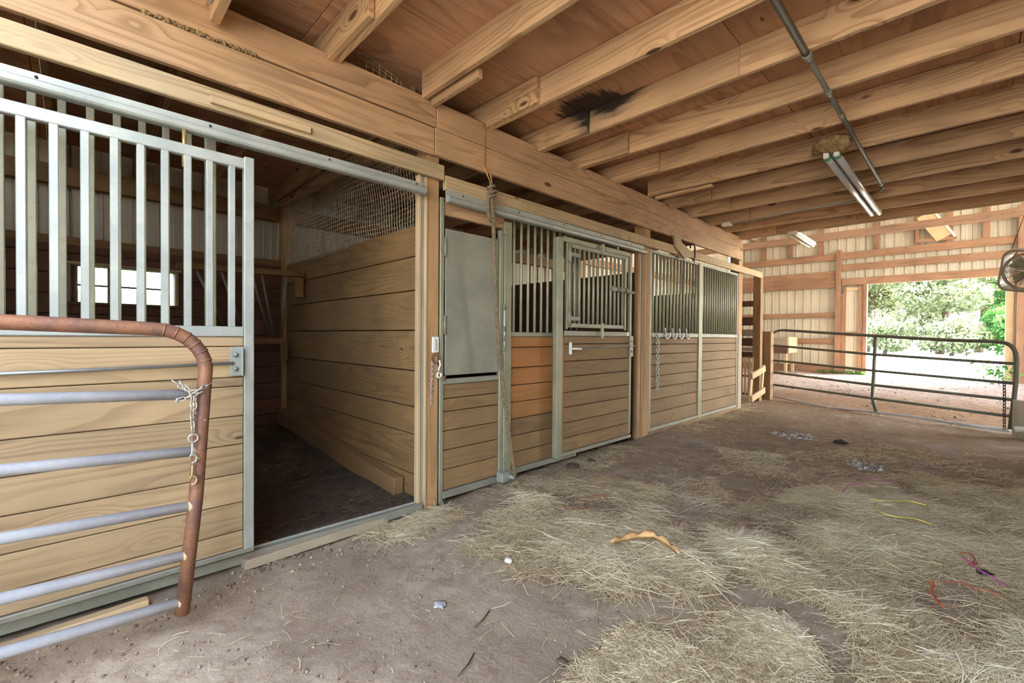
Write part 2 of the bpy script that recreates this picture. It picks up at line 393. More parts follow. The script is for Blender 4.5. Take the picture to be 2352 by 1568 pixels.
def arc(c, r, a0, a1, n, ex, ez):
    ex = Vector(ex); ez = Vector(ez); c = Vector(c)
    return [c+ex*(r*math.cos(a0+(a1-a0)*i/n))+ez*(r*math.sin(a0+(a1-a0)*i/n)) for i in range(n+1)]

# ------------------------------------------------------------------ ground heights
def smooth(a, b, x):
    t = np.clip((x-a)/(b-a), 0, 1); return t*t*(3-2*t)
def ground_z(x, y):
    x = np.asarray(x, float); y = np.asarray(y, float)
    z = -.055+.055*smooth(1., 5.5, y)+.11*smooth(9.6, 17, y)
    z = z+.012*np.sin(1.7*x+.6)*np.cos(1.3*y)+.008*np.sin(4.1*x+2.2*y)+.006*np.sin(7.3*y-5.1*x+1)
    inside = smooth(-2.7, -3.1, x)*(1-smooth(7.7, 8.1, y))
    z = z*(1-inside)+inside*(-.10+.055*np.clip(-2.9-x, 0, 4)+.015*np.sin(5*x)*np.sin(4*y))
    return z
def gz(x, y): return float(ground_z(x, y))

# ------------------------------------------------------------------ floor
NX, NY = 200, 420
xs = np.linspace(-6.25, 7., NX); ys = np.linspace(-1.65, 17.4, NY)
gx, gy = np.meshgrid(xs, ys); hz = ground_z(gx, gy)
hz = hz+rng.normal(0, .0035, hz.shape)
V = np.stack([gx.ravel(), gy.ravel(), hz.ravel()], 1)
ii = (np.arange(NY-1)[:, None]*NX+np.arange(NX-1)[None, :]).ravel()
Fq = np.stack([ii, ii+1, ii+NX+1, ii+NX], 1)
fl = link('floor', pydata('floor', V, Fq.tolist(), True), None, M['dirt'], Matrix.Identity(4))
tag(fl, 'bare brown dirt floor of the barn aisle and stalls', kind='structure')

def plane_mesh(name, x0, x1, y0, y1, z, mat, label):
    o = link(name, pydata(name, [(x0, y0, z), (x1, y0, z), (x1, y1, z), (x0, y1, z)], [[0, 1, 2, 3]]), None, mat, Matrix.Identity(4))
    return tag(o, label, kind='structure')
plane_mesh('ground', -90, 120, 17.3, 140, .1, M['gravel'], 'pale sunlit gravel yard beyond the far doorway')
plane_mesh('ground', 6.9, 120, -90, 17.3, -.03, M['gravel'], 'pale gravel yard along the open side of the barn')
plane_mesh('ground', -6.3, 6.95, -90, -1.6, -.1, M['gravel'], 'gravel apron at the near open end of the barn')
plane_mesh('ground', -90, -6.3, -90, 17.3, -.05, M['grass'], 'bright green grass outside the small stall window')

# ------------------------------------------------------------------ walls of corrugated sheet
YF, XL = 17.25, -6.22
def rib_profile(a0, a1, pitch=.2286):
    pts = []; a = math.floor(a0/pitch)*pitch
    while a < a1+pitch:
        for da, h in ((0, 0), (.008, .026), (.026, .026), (.034, 0), (.09, 0), (.096, .004), (.104, 0), (.15, 0), (.156, .004), (.164, 0)):
            pts.append((a+da, h))
        a += pitch
    pts = [p for p in pts if a0 <= p[0] <= a1]
    return [(a0, 0)]+pts+[(a1, 0)]
def sheet(rects, to3d):
    V = []; Fc = []
    for a0, a1, z0, z1 in rects:
        pr = rib_profile(a0, a1); b = len(V)
        for a, h in pr: V.append(to3d(a, h, z0)); V.append(to3d(a, h, z1 if not callable(z1) else z1(a)))
        for i in range(len(pr)-1): Fc.append([b+2*i, b+2*i+2, b+2*i+3, b+2*i+1])
    return V, Fc
def roof_z(x): return 4.4+(min(x, 1.6)-XL)*.28-max(0, x-1.6)*.28
DX0, DX1, DZ = -2.27, .72, 2.86
V, Fc = sheet([(XL, DX0, .0, roof_z), (DX0, DX1, DZ, roof_z), (DX1, 7., 0., roof_z)], lambda a, h, z: (a, YF+.05-h, z))
wf = root('wall_far', 'cream corrugated metal end wall on red-brown timber framing', None, (0, YF, 0), kind='structure')
geo('metal_sheet', wf, V, Fc, M['cream'])
WY0, WY1, WZ0, WZ1 = .02, .83, 1.50, 1.86
V, Fc = sheet([(-1.45, WY0, -.1, 3.3), (WY0, WY1, -.1, WZ0), (WY0, WY1, WZ1, 3.3), (WY1, 8.1, -.1, 3.3), (8.1, YF, -.1, 4.45)], lambda a, h, z: (XL-.03+h, a, z))
wl = root('wall_left', 'cream corrugated metal outer wall behind the stalls', None, (XL, 3, 0), kind='structure')
geo('metal_sheet', wl, V, Fc, M['cream'])
# far wall framing, each timber a part
def fb(x0, x1, z0, z1, y=YF-.04, t=.04): return boxy('girt', wf, (x0, y-t, z0), (x1, y, z1), M['red_frame'])
fb(XL, -2.97, 3.10, 3.32); fb(XL, -2.97, 2.80, 3.10, YF-.03, .09); fb(XL, -2.97, 1.86, 2.02); fb(XL, -2.97, 1.02, 1.20); fb(XL, -2.97, .1, .34)
fb(XL, 7, 3.66, 3.86, YF-.03, .08); fb(-2.84, 3.4, 3.30, 3.5); fb(-2.84, 3.4, DZ-.02, DZ+.20, YF-.02, .08)
for x in (-5.9, -5.05, -4.25, -3.4, -2.0, -1.1, -.45, .25, 1.0, 1.8):
    boxy('stud', wf, (x-.07, YF-.09, 3.72), (x+.07, YF-.03, roof_z(x)-.05), M['red_frame'])
boxy('purlin_board', wf, (XL, YF-.13, 4.30), (1.6, YF-.09, 4.42), M['red_frame'])
# opening frame
door = root('door_1', 'timber framed doorway opening onto the sunlit yard', None, (DX0, YF, 0), kind='structure')
boxy('door_post', door, (-2.99, YF-.16, .08), (-2.86, YF-.03, 3.95), M['red_frame'])
boxy('door_post', door, (-2.86, YF-.12, .08), (-2.78, YF-.03, 2.6), M['red_frame'])
boxy('jamb', door, (DX0-.03, YF-.1, .06), (DX0+.06, YF+.1, DZ), M['red_frame'])
boxy('jamb', door, (.62, YF-.12, .06), (.76, YF+.12, DZ), M['trim_wood'])
boxy('door_post', door, (.80, YF-.2, .05), (.98, YF-.03, 4.6), M['red_frame'])
# the sliding leaf standing half open
leaf = root('door_2', 'half open sliding door leaf of cream metal in a timber frame', None, (-2.5, YF, .1), kind='structure')
V, Fc = sheet([(-2.78, -2.27, .12, 2.8)], lambda a, h, z: (a, YF+.0-h, z)); geo('metal_sheet', leaf, V, Fc, M['cream'])
boxy('stile', leaf, (-2.79, YF-.07, .1), (-2.72, YF-.02, 2.8), M['red_frame']); boxy('stile', leaf, (-2.42, YF-.07, .05), (-2.27, YF-.02, 2.82), M['red_frame'])
boxy('cross_rail', leaf, (-2.72, YF-.06, 1.28), (-2.42, YF-.02, 1.40), M['red_frame']); boxy('cross_rail', leaf, (-2.72, YF-.06, 2.68), (-2.42, YF-.02, 2.78), M['trim_wood'])
# unseen walls set to shape the incoming light: right side, near end with doorway
wr = root('wall_right', 'unseen plank wall added along the right side to narrow the doorway light', None, (1.5, 3, 0), kind='structure')
for k in range(13): boxy('wall_plank', wr, (1.5, -1.45, -.1+.235*k), (1.54, 8.2, .13+.235*k), M['stall_plank'])
wn_ = root('wall_near', 'unseen plank end wall added left of the near doorway to shade the stall', None, (-3, -1.45, 0), kind='structure')
for k in range(13): boxy('wall_plank', wn_, (XL, -1.49, -.1+.235*k), (-1.3, -1.45, .13+.235*k), M['stall_plank'])
boxy('header_board', wn_, (XL, -1.49, 3.06), (-2.3, -1.45, 4.4), M['stall_plank'], axis=0)
boxy('header_board', wn_, (-2.3, -.26, 3.06), (7, -.22, 5.0), M['stall_plank'])
# left wall framing and stall back planks
for z0, z1, t in ((2.62, 2.80, .05), (2.04, 2.12, .1)):
    for a, b in ((-1.4, 1.9), (2.05, 4.95), (5.08, 8.0)):
        boxy('girt', wl, (XL+.0, a, z0), (XL+.05+t, b, z1), M['dark_post'])
for z0 in (1.0, 2.0, 2.85):
    boxy('girt', wl, (XL, 8.2, z0), (XL+.06, YF, z0+.16), M['red_frame'])
for y in (-1.15, 1.975, 5.02, 8.07, 11.1, 14.2):
    boxy('wall_post', wl, (XL+.07, y-.072, -.1), (XL+.21, y+.072, 3.2), M['treated'])
z = 0.02
while z < 2.0:
    h = .195; zt = min(z+h, 2.05)
    for a, b in ((-1.1, 1.9), (2.05, 4.95), (5.08, 8.0)):
        segs = [(a, b)]
        if a < 0 and zt > WZ0-.02 and z < WZ1+.02: segs = [(a, WY0), (WY1, b)]
        if len(segs) == 2:
            if z < WZ0-.05: boxy('wall_plank', wl, (XL+.10, WY0, z), (XL+.14, WY1, WZ0-.032), M['back_plank'])
            if zt > WZ1+.05: boxy('wall_plank', wl, (XL+.10, WY0, WZ1+.032), (XL+.14, WY1, zt-.006), M['back_plank'])
        for s0, s1 in segs:
            boxy('wall_plank', wl, (XL+.10, s0, z), (XL+.14+random.uniform(0, .004), s1, zt-.006), M['back_plank'])
    z += h
# partitions between the stalls
def partition(y, label, zs, mat, top_extra=None):
    pt = root('partition_wall', label, None, (-4.5, y, 0), kind='structure')
    g = .004 if mat is M['partition_plank'] else .0008
    for z1, z0 in zip(zs[:-1], zs[1:]):
        boxy('plank', pt, (XL+.14, y-.02+random.uniform(-.003, .003), z0+g), (-2.86, y+.02, z1-g), mat)
    return pt
zs1 = [P(965, v, 'y', 1.95).z for v in (512, 585.6, 665, 758, 853, 937.5, 1002, 1096, 1150)]
pt1 = partition(1.97, 'tall oak plank partition beside the open stall', zs1, M['partition_plank'])
zsb = [2.0-.22*i for i in range(10)]
partition(5.02, 'plank partition between the second and the last stall', zsb, M['back_plank'])
partition(8.07, 'plank end wall of the last stall', zsb, M['back_plank'])
partition(-1.15, 'unseen plank partition added on the near side of the open stall to stop light leaking in', zsb, M['back_plank'])  # out of view, added to keep stray light out of the stall

# ------------------------------------------------------------------ ceiling: plywood deck with its joists
ce = root('ceiling', 'loft floor overhead of plywood sheets on exposed pine joists', None, (-2, 3, 2.84), kind='structure')
JB, JT, JD = 2.84, 3.03, .19
JY = [.55-.61*k for k in range(6, 0, -1)]+[.55, 1.16, 1.77, 2.40, 3.02, 3.60, 4.20, 4.88, 5.49, 6.12, 6.73, 7.35, 7.96]
# sheets, long side along the barn
xb = [-6.2, -5.91, -4.69, -3.47, -2.25, -1.035, .185, 1.4, 2.6, 3.8, 5.0, 6.3]
for i in range(len(xb)-1):
    y0_ = -1.4 if xb[i+1] < -2.2 else -.2
    yy = y0_+(0 if i % 2 else 1.22); cuts = [y0_]+([yy] if yy > y0_ else [])
    while cuts[-1]+2.44 < 8.1: cuts.append(cuts[-1]+2.44)
    cuts.append(8.1)
    for a, b in zip(cuts[:-1], cuts[1:]):
        st = xb[i] <= -2.2 <= xb[i+1]+.2 and a < 3.3 and b > 2.6
        boxy('plywood_sheet', ce, (xb[i]+.002, a+.002, JT), (xb[i+1]-.002, b-.002, JT+.018), M['stained_ply'] if st else M['ply'], axis=1, bev=.002)
for k, y in enumerate(JY):
    if y < -.2: continue
    cut = abs(y-1.77) < .01 or abs(y-4.88) < .01
    xl = -2.69 if cut else -2.86
    mat = M['joist']
    if abs(y-3.02) < .01:
        CHX = -1.95
        board('joist', ce, (xl, y, JB+JD/2), (2*CHX-xl, y, JB+JD/2), .04, JD, M['stained_joist'])
        board('joist', ce, (2*CHX-xl, y, JB+JD/2), (6.2, y, JB+JD/2), .04, JD, M['joist'])
    else:
        dz = random.uniform(-.006, .006)
        board('joist', ce, (xl, y, JB+JD/2+dz), (6.2, y+random.uniform(-.01, .01), JB+JD/2+dz), .04, JD, mat)
    # the lapping joist that carries on over the stalls
    if cut:
        board('lap_joist', ce, (XL, y+.045, JB+JD/2), (-2.9, y+.045, JB+JD/2), .04, JD, mat); continue
    xe = -2.17+random.uniform(-.02, .02)
    if abs(y-3.02) < .01:
        board('lap_joist', ce, (XL, y-.042, JB+.09), (-2.62, y-.042, JB+.09), .038, .186, M['joist'])
        board('lap_joist', ce, (-2.62, y-.042, JB+.09), (xe, y-.042, JB+.09), .038, .186, M['stained_scab'])
    else:
        board('lap_joist', ce, (XL, y-.042, JB+.09+random.uniform(-.01, .004)), (xe, y-.042, JB+.09), .038, .186, mat)
boxy('light_block_slab', ce, (XL, -.2, JT+.02), (6.3, 8.1, JT+.05), M['back_plank'])  # added slab over the plywood, stops light leaking through its seams
boxy('light_block_slab', ce, (XL, -1.4, JT+.02), (-2.3, -.2, JT+.05), M['back_plank'])
# loose pieces nailed up among the joists
board('nailer_board', ce, (-2.17, 1.84, 2.86), (-2.68, 1.84, 2.86), .04, .10, M['joist'])
board('brace_board', ce, (-2.72, 1.89, 2.80), (XL+.2, 1.89, 2.85), .04, .185, M['joist'])
board('strip', ce, (-2.6, 4.90, 2.822), (-1.95, 4.90, 2.822), .06, .03, M['joist'])
board('edge_board', ce, (-2.9, 8.0, 2.93), (6.2, 8.0, 2.93), .02, .21, M['trim_wood'])

# roof over the far bay and over the open side
rf = root('roof', 'white metal roof high over the far bay', None, (-2, 12, 4), kind='structure')
def slab(name, par, x0, x1, y0, y1, f, t, mat):
    V = [(x, y, f(x)+h) for h in (0, t) for (x, y) in ((x0, y0), (x1, y0), (x1, y1), (x0, y1))]
    return geo(name, par, V, [[3, 2, 1, 0], [4, 5, 6, 7], [0, 1, 5, 4], [1, 2, 6, 5], [2, 3, 7, 6], [3, 0, 4, 7]], mat)
slab('metal_sheet', rf, -6.7, -2.3, -1.6, -.3, roof_z, .02, M['white_metal']); slab('metal_sheet', rf, -6.7, 1.6, -.3, YF+.3, roof_z, .02, M['white_metal']); slab('metal_sheet', rf, 1.6, 8.2, -.3, YF+.3, roof_z, .02, M['white_metal'])
for y in (9.6, 11.9, 14.6):
    board('rafter', rf, (XL, y, roof_z(XL)-.12), (1.6, y, roof_z(1.6)-.12), .05, .2, M['red_frame'], up=(0, 0, 1))
board('tie_beam', rf, (XL, 12.0, 3.46), (6, 12.0, 3.46), .05, .15, M['red_frame'])
board('web_brace', rf, (-5.9, 12.0, 3.45), (-4.0, 12.0, roof_z(-4)-.15), .05, .1, M['red_frame'])
for x in (-5.4, -3.6, -1.8, 0):
    board('purlin', rf, (x, 8.0, roof_z(x)-.03), (x, YF, roof_z(x)-.03), .06, .05, M['red_frame'])

# ------------------------------------------------------------------ posts
def post(name, label, lo, hi, mat): return tag(boxy(name, None, lo, hi, mat, axis=2), label, 'post')
post('timber_post', 'square timber post at the near edge of the grey metal hatch', (-2.88, 1.835, -.1), (-2.74, 1.937, 2.86), M['treated'])
post('timber_post', 'square timber post right of the barred sliding door', (-2.88, 4.90, -.1), (-2.74, 5.04, 2.86), M['treated'])
post('timber_post', 'square timber post at the far end of the stall front', (-2.88, 8.02, -.1), (-2.74, 8.2, 2.98), M['treated'])
post('timber_post', 'square timber post at the near side of the first sliding door', (-2.88, -1.25, -.1), (-2.74, -1.11, 2.86), M['treated'])
post('tall_fence_post', 'tall dark brown post standing past the end of the stalls', (-2.89, 9.22, -.02), (-2.76, 9.36, 2.36), M['dark_post'])
post('gate_post', 'short thick brown post carrying the hinged end of the far gate', (-2.87, 9.62, -.02), (-2.69, 9.80, 1.33), M['dark_post'])
post('gate_post', 'weathered post behind the latch end of the far gate', (.50, 8.42, -.02), (.66, 8.58, 2.84), M['grey_wood'])

# door-side trim on the first post
tr = root('trim_1', 'pale wood and metal channel trim beside the stall doorway post', None, (-2.74, 1.8, 0), kind='structure')
boxy('wood_strip', tr, (-2.775, 1.757, -.08), (-2.735, 1.785, 2.33), M['trim_wood']); boxy('metal_channel', tr, (-2.80, 1.785, -.1), (-2.745, 1.812, 2.33), M['galv']); boxy('wood_strip', tr, (-2.83, 1.812, -.14), (-2.73, 1.834, 2.33), M['trim_wood'])
tr = root('trim_2', 'wood and metal channel trim beside the second doorway post', None, (-2.74, 4.85, 0), kind='structure')
boxy('wood_strip', tr, (-2.80, 4.79, -.02), (-2.76, 4.84, 2.3), M['treated']); boxy('metal_channel', tr, (-2.82, 4.84, -.02), (-2.76, 4.865, 2.3), M['galv']); boxy('wood_strip', tr, (-2.85, 4.865, -.02), (-2.745, 4.898, 2.3), M['treated'])

# ------------------------------------------------------------------ beams along the stall front
bmr = root('header_beam', 'double plank pine header beam over the stall fronts', 'beam', (-2.72, 2, 2.5), kind='structure')
def beamplank(y0, y1, z0, z1, dx=0): boxy('beam_plank', bmr, (-2.738, y0, z0), (-2.70+dx, y1, z1), M['beam'])
beamplank(-1.44, 1.884, 2.69, 2.872); beamplank(1.888, 4.925, 2.687, 2.868, .003); beamplank(4.93, 8.06, 2.69, 2.87)
beamplank(-1.44, 1.867, 2.487, 2.678); beamplank(1.872, 4.90, 2.49, 2.684, .002); beamplank(4.905, 8.06, 2.494, 2.688)
for y0, y1 in ((-1.44, 1.9), (1.9, 4.95), (4.95, 8.06)):
    boxy('back_plank', bmr, (-2.92, y0, 2.69), (-2.882, y1, 2.85), M['beam'])
def trackboard(name, label, a, b, t=.036, h=.105):
    r = root(name, label, 'board', (a[0], a[1], a[2]))
    board('plank', r, a, b, t, h, M['track_board']); return r
trackboard('track_board', 'grey-brown board above the near sliding door track', (-2.713, -1.44, 2.395), (-2.71, 1.95, 2.378))
trackboard('track_board', 'long grey-brown board running above the middle door track to the tall post', (-2.72, 1.965, 2.318), (-2.70, 9.06, 2.345))
tag(boxy('batten', None, (-2.70, .51, 2.355), (-2.672, 1.0, 2.392), M['trim_wood']), 'short pale batten nailed on the near track board', 'batten')
tag(boxy('lintel_board', None, (-2.80, 1.94, 2.10), (-2.762, 2.62, 2.20), M['beam']), 'short pine board above the grey metal hatch', 'board')

def rail_track(label, y0, y1, zt, zb, x=-2.70):
    r = root('door_track', label, 'track', (x, y0, zb))
    prof = [(x, zt), (x+.012, zt), (x+.014, zb+.045)]+[(x+.034+.022*math.cos(a), zb+.022+.023*math.sin(a)) for a in np.linspace(1.9, -1.4, 8)]+[(x+.025, zb), (x, zb)]
    extrude('track_rail', r, prof, 'y', y0, y1, M['galv'])
    for y in np.arange(y0+.15, y1, .6):
        tube('bolt', r, [(x+.011, y, zt-.018), (x+.018, y, zt-.018)], .006, M['dark_metal'], 6)
    return r
rail_track('galvanised door track over the open stall doorway', -1.44, 1.77, 2.258, 2.178)
rail_track('galvanised door track over the barred hatch door', 1.965, 4.80, 2.262, 2.168)

# ------------------------------------------------------------------ sliding stall door at the left
d1 = root('sliding_stall_door', 'big sliding stall door with barred top and pale planks left of the open doorway', 'stall door', (-2.66, .05, .08))
X0, X1 = -2.68, -2.645
D0 = -.62
boxy('top_rail', d1, (X0, D0, 2.054), (X1, .697, 2.108), M['galv']); boxy('middle_rail', d1, (X0, D0, 1.186), (X1, .651, 1.238), M['galv'])
boxy('stile', d1, (X0-.004, .651, .075), (X1+.004, .698, 2.118), M['galv']); boxy('stile', d1, (X0, D0-.05, .075), (X1, D0, 2.118), M['galv'])
boxy('bottom_rail', d1, (X0, D0, .055), (X1+.004, .70, .082), M['galv_old'])
for y in (-.59, -.493, -.403, -.313, -.223, -.132, -.04, .053, .147, .237, .325, .413, .502, .598):
    boxy('bar', d1, (X0+.004, y-.0145, 1.236), (X1-.002, y+.0145, 2.058), M['galv'], bev=.003)
ed = [1.186, 1.135, .977, .929, .776, .628, .475, .325, .176, .082]
for a, b in zip(ed[:-1], ed[1:]):
    boxy('plank', d1, (X0, D0, b+.002), (X1-.006+random.uniform(-.003, .003), .65, a-.002), M['door_plank'])
tube('latch_rod', d1, [(X1+.012, -.62, 1.035), (X1+.012, .0, 1.04), (X1+.012, .60, 1.052)], .008, M['rod'])
lt = boxy('latch_bracket', d1, (X1-.004, .588, .985), (X1+.006, .636, 1.135), M['galv'])
boxy('flange', lt, (X1+.004, .634, .985), (X1+.03, .642, 1.135), M['galv'])
for z in (1.093, 1.022): tube('bolt', lt, [(X1+.005, .612, z), (X1+.014, .612, z)], .012, M['rod'], 6)
tube('top_pin', d1, [(X1-.015, .40, 2.0), (X1-.015, .40, 2.2)], .009, M['brass'])
# the fixed barred panel behind it
fp = root('fixed_stall_grille', 'fixed barred stall front panel half hidden behind the big sliding door', 'grille', (-2.81, -.3, 0))
for y in np.arange(-1.02, .49, .0912): boxy('bar', fp, (-2.822, y-.014, 1.2), (-2.796, y+.014, 2.26), M['galv_bar'], bev=.003)
boxy('stile', fp, (-2.83, .511, -.05), (-2.79, .558, 2.26), M['galv_bar']); boxy('middle_rail', fp, (-2.83, -1.1, 1.17), (-2.79, .51, 1.22), M['galv_bar']); boxy('top_rail', fp, (-2.83, -1.1, 2.255), (-2.79, .56, 2.285), M['galv_bar'])
for k in range(8): boxy('plank', fp, (-2.83, -1.1, .0+.146*k), (-2.792, .51, .142+.146*k), M['stall_plank'])

# sill under the doorway and plank before it
sl = root('door_sill', 'galvanised sill channel across the open stall doorway', 'sill', (-2.7, 1.2, 0))
board('channel', sl, (-2.705, -1.1, .03), (-2.73, 1.79, -.015), .05, .05, M['galv_old'])
board('lip', sl, (-2.73, -1.1, .058), (-2.752, 1.79, .014), .012, .012, M['galv'])
a = P(560, 1312, 'z', -.05); b = P(890, 1192, 'z', -.03)
tag(board('loose_plank', None, (a.x-.02, a.y, gz(a.x, a.y)+.03), (b.x-.03, b.y, gz(b.x, b.y)+.028), .085, .05, M['grey_wood']), 'weathered plank lying on the dirt along the doorway sill', 'plank')
tag(board('loose_plank', None, (-2.62, -.35, gz(-2.6, -.3)+.012), (-2.63, .26, gz(-2.6, .2)+.015), .05, .03, M['trim_wood']), 'short pale batten half buried below the big sliding door', 'plank')

# ------------------------------------------------------------------ front of the second stall
g2 = root('stall_front_gate', 'plank stall gate with a grey sheet metal hatch above it', 'stall gate', (-2.77, 2.3, 0))
boxy('stile', g2, (-2.78, 1.955, -.05), (-2.745, 1.99, 2.22), M['galv_warm']); boxy('stile', g2, (-2.78, 2.555, -.04), (-2.745, 2.60, 2.08), M['galv_warm'])
hz_ = [.834, .726, .628, .483, .338, .193, .035]
boxy('middle_rail', g2, (-2.78, 1.99, .834), (-2.748, 2.555, .875), M['galv_old'])
boxy('bottom_rail', g2, (-2.78, 1.99, -.02), (-2.742, 2.555, .033), M['galv_old'])
for a, b in zip(hz_[:-1], hz_[1:]): boxy('plank', g2, (-2.78, 1.99, b+.003), (-2.752+random.uniform(-.004, .002), 2.555, a-.003), M['stall_plank'])
ht = boxy('metal_hatch', g2, (-2.772, 2.012, .90), (-2.758, 2.553, 2.0), M['galv_old'], axis=2, label='dull grey sheet metal hatch')
for z in (1.28, 1.86):
    tube('hinge', ht, [(-2.752, 2.003, z-.07), (-2.752, 2.003, z+.07)], .011, M['galv_old'])
boxy('hinge_block', g2, (-2.78, 1.985, .86), (-2.74, 2.01, .90), M['rust'])
tube('hinge_rod', g2, [(-2.735, 2.60, 1.05), (-2.735, 2.60, 1.46)], .007, M['white_pl'])
for z in (1.44, 1.26, 1.18, 1.09): tube('hinge_knuckle', g2, [(-2.735, 2.60, z-.022), (-2.735, 2.60, z+.022)], .014, M['galv_warm'])

g3 = root('fixed_stall_grille', 'barred panel over orange-brown planks left of the barred hatch door', 'grille', (-2.77, 3., 0))
boxy('stile', g3, (-2.785, 2.605, -.05), (-2.74, 2.69, 2.16), M['galv_warm'])
boxy('stile_end', g3, (-2.80, 2.595, 2.05), (-2.735, 2.66, 2.09), M['galv_warm'])
boxy('middle_rail', g3, (-2.78, 2.69, 1.195), (-2.745, 3.62, 1.235), M['galv_old'])
for k in range(11): tube('bar', g3, [(-2.765, 2.737+.0885*k, 1.23), (-2.765, 2.737+.0885*k, 2.25)], .0125, M['galv_bar'])
zo = [P(1274, v, 'x', -2.75).z for v in (773, 796, 839, 875.5, 911, 946, 981, 1016, 1049)]
for i, (a, b) in enumerate(zip(zo[:-1], zo[1:])): boxy('plank', g3, (-2.79, 2.69, b+.003), (-2.755, 3.62, a-.003), M['orange_plank'] if i < 5 else M['stall_plank'])
boxy('bottom_rail', g3, (-2.79, 2.69, zo[-1]-.05), (-2.75, 3.62, zo[-1]), M['galv_old'])

d2 = root('sliding_stall_door', 'sliding stall door with a barred drop hatch and plank bottom in mid aisle', 'stall door', (-2.68, 3.8, .1))
XA, XB = -2.70, -2.665
boxy('stile', d2, (XA-.01, 3.195, .075), (XB+.004, 3.285, 2.115), M['galv_warm']); boxy('wood_edge', d2, (XA, 3.285, .09), (XB-.004, 3.315, 1.2), M['orange_plank'])
boxy('stile', d2, (XA, 4.46, .12), (XB, 4.50, 2.13), M['galv_warm'])
boxy('top_rail', d2, (XA, 3.285, 2.085), (XB, 4.46, 2.135), M['galv_warm']); boxy('middle_rail', d2, (XA, 3.315, 1.205), (XB, 4.46, 1.255), M['galv_old'])
boxy('bottom_rail', d2, (XA-.01, 3.2, .075), (XB+.01, 4.50, .11), M['galv_old'])
z2 = [P(1300, v, 'x', -2.68).z for v in (778, 790, 829.5, 865, 901, 935, 970, 1005, 1038)]
z2[0] = 1.205; z2[-1] = .11
for a, b in zip(z2[:-1], z2[1:]): boxy('plank', d2, (XA, 3.315, b+.003), (XB-.006+random.uniform(-.003, .003), 4.46, a-.003), M['stall_plank'])
hg = boxy('hatch_top_rail', d2, (XB, 3.34, 2.035), (XB+.03, 4.33, 2.075), M['galv_old'])
boxy('hatch_bottom_rail', d2, (XB, 3.34, 1.285), (XB+.03, 4.29, 1.325), M['galv_old'])
for k in range(13): tube('hatch_bar', d2, [(XB+.014, 3.36+.0765*k, 1.32), (XB+.014, 3.36+.0765*k, 2.04)], .0125, M['galv_bar'])
boxy('hatch_stile', d2, (XB-.006, 3.33, 1.27), (XB+.012, 3.35, 2.08), M['galv_warm']); boxy('hatch_stile', d2, (XB-.006, 4.33, 1.27), (XB+.014, 4.365, 2.07), M['galv_warm'])
for z in (1.37, 1.97):
    hb = boxy('hinge', d2, (XB+.005, 3.34, z-.02), (XB+.04, 3.50, z+.02), M['galv_old'])
    tube('hinge_pin', hb, [(XB+.03, 3.345, z-.075), (XB+.03, 3.345, z+.09)], .019, M['galv_warm'])
boxy('clip', d2, (XB+.02, 3.86, 1.18), (XB+.04, 3.90, 1.34), M['galv_warm']); boxy('clip', d2, (XB+.02, 3.86, 2.03), (XB+.04, 3.90, 2.14), M['galv_warm'])
la = tube('hatch_latch', d2, [(XB+.045, 4.02, 1.70), (XB+.045, 4.47, 1.69)], .016, M['galv_old'])
for y in (4.06, 4.22, 4.33): tube('collar', la, [(XB+.045, y-.02, 1.70), (XB+.045, y+.02, 1.70)], .032, M['galv_warm'])
tube('handle', la, [(XB+.05, 4.22, 1.70), (XB+.05, 4.24, 1.53)], .009, M['galv_warm'])
hd = boxy('pull_plate', d2, (XB, 3.375, 1.03), (XB+.02, 3.405, 1.145), M['white_pl'])
tube('pull_handle', d2, [(XB+.03, 3.40, 1.085), (XB+.035, 3.52, 1.08), (XB+.012, 3.56, 1.09)], .011, M['white_pl'])
tube('latch_rod', d2, [(XB+.012, 3.52, 1.09), (XB+.012, 4.56, 1.10)], .007, M['rod'])
lk = boxy('latch_bracket', d2, (XB, 4.45, .98), (XB+.012, 4.52, 1.21), M['galv_warm'])
for z in (1.04, 1.15): tube('bolt', lk, [(XB+.01, 4.485, z), (XB+.022, 4.485, z)], .012, M['rod'], 6)
boxy('door_tag', d2, (XB, 4.40, 1.21), (XB+.004, 4.44, 1.25), M['white_pl'], bev=.001)
tube('top_pin', d2, [(XB-.01, 4.22, 2.12), (XB-.01, 4.22, 2.2)], .01, M['galv_warm'])

# ------------------------------------------------------------------ front of the last stall
g4 = root('barred_stall_front', 'long barred stall front over planks between the two far posts', 'stall front', (-2.77, 6.5, 0))
boxy('stile', g4, (-2.785, 5.045, -.02), (-2.745, 5.10, 2.28), M['galv_old']); boxy('stile', g4, (-2.785, 6.45, .0), (-2.735, 6.57, 2.27), M['galv_warm']); boxy('stile', g4, (-2.785, 7.97, .0), (-2.745, 8.01, 2.27), M['galv_old'])
for y0, y1, n in ((5.10, 6.45, 14), (6.57, 7.97, 16)):
    boxy('top_rail', g4, (-2.785, y0, 2.235), (-2.745, y1, 2.275), M['galv_old']); boxy('middle_rail', g4, (-2.785, y0, 1.20), (-2.74, y1, 1.255), M['galv_old'])
    boxy('bottom_rail', g4, (-2.785, y0, .04), (-2.74, y1, .085), M['galv_old'])
    for k in range(n):
        y = y0+(k+.6)*(y1-y0)/(n+.2); tube('bar', g4, [(-2.765, y, 1.25), (-2.765, y, 2.24)], .0175, M['galv_bar'])
    zz = [1.198, 1.11, .99, .855, .715, .57, .42, .26, .085]
    for a, b in zip(zz[:-1], zz[1:]): boxy('plank', g4, (-2.785, y0, b+.003), (-2.752+random.uniform(-.004, .002), y1, a-.003), M['stall_plank'])
boxy('sill_plank', g4, (-2.78, 5.05, -.05), (-2.73, 8.01, .04), M['stall_plank'])
boxy('end_board', g4, (-2.76, 8.03, .0), (-2.735, 8.19, 1.26), M['grey_wood'])

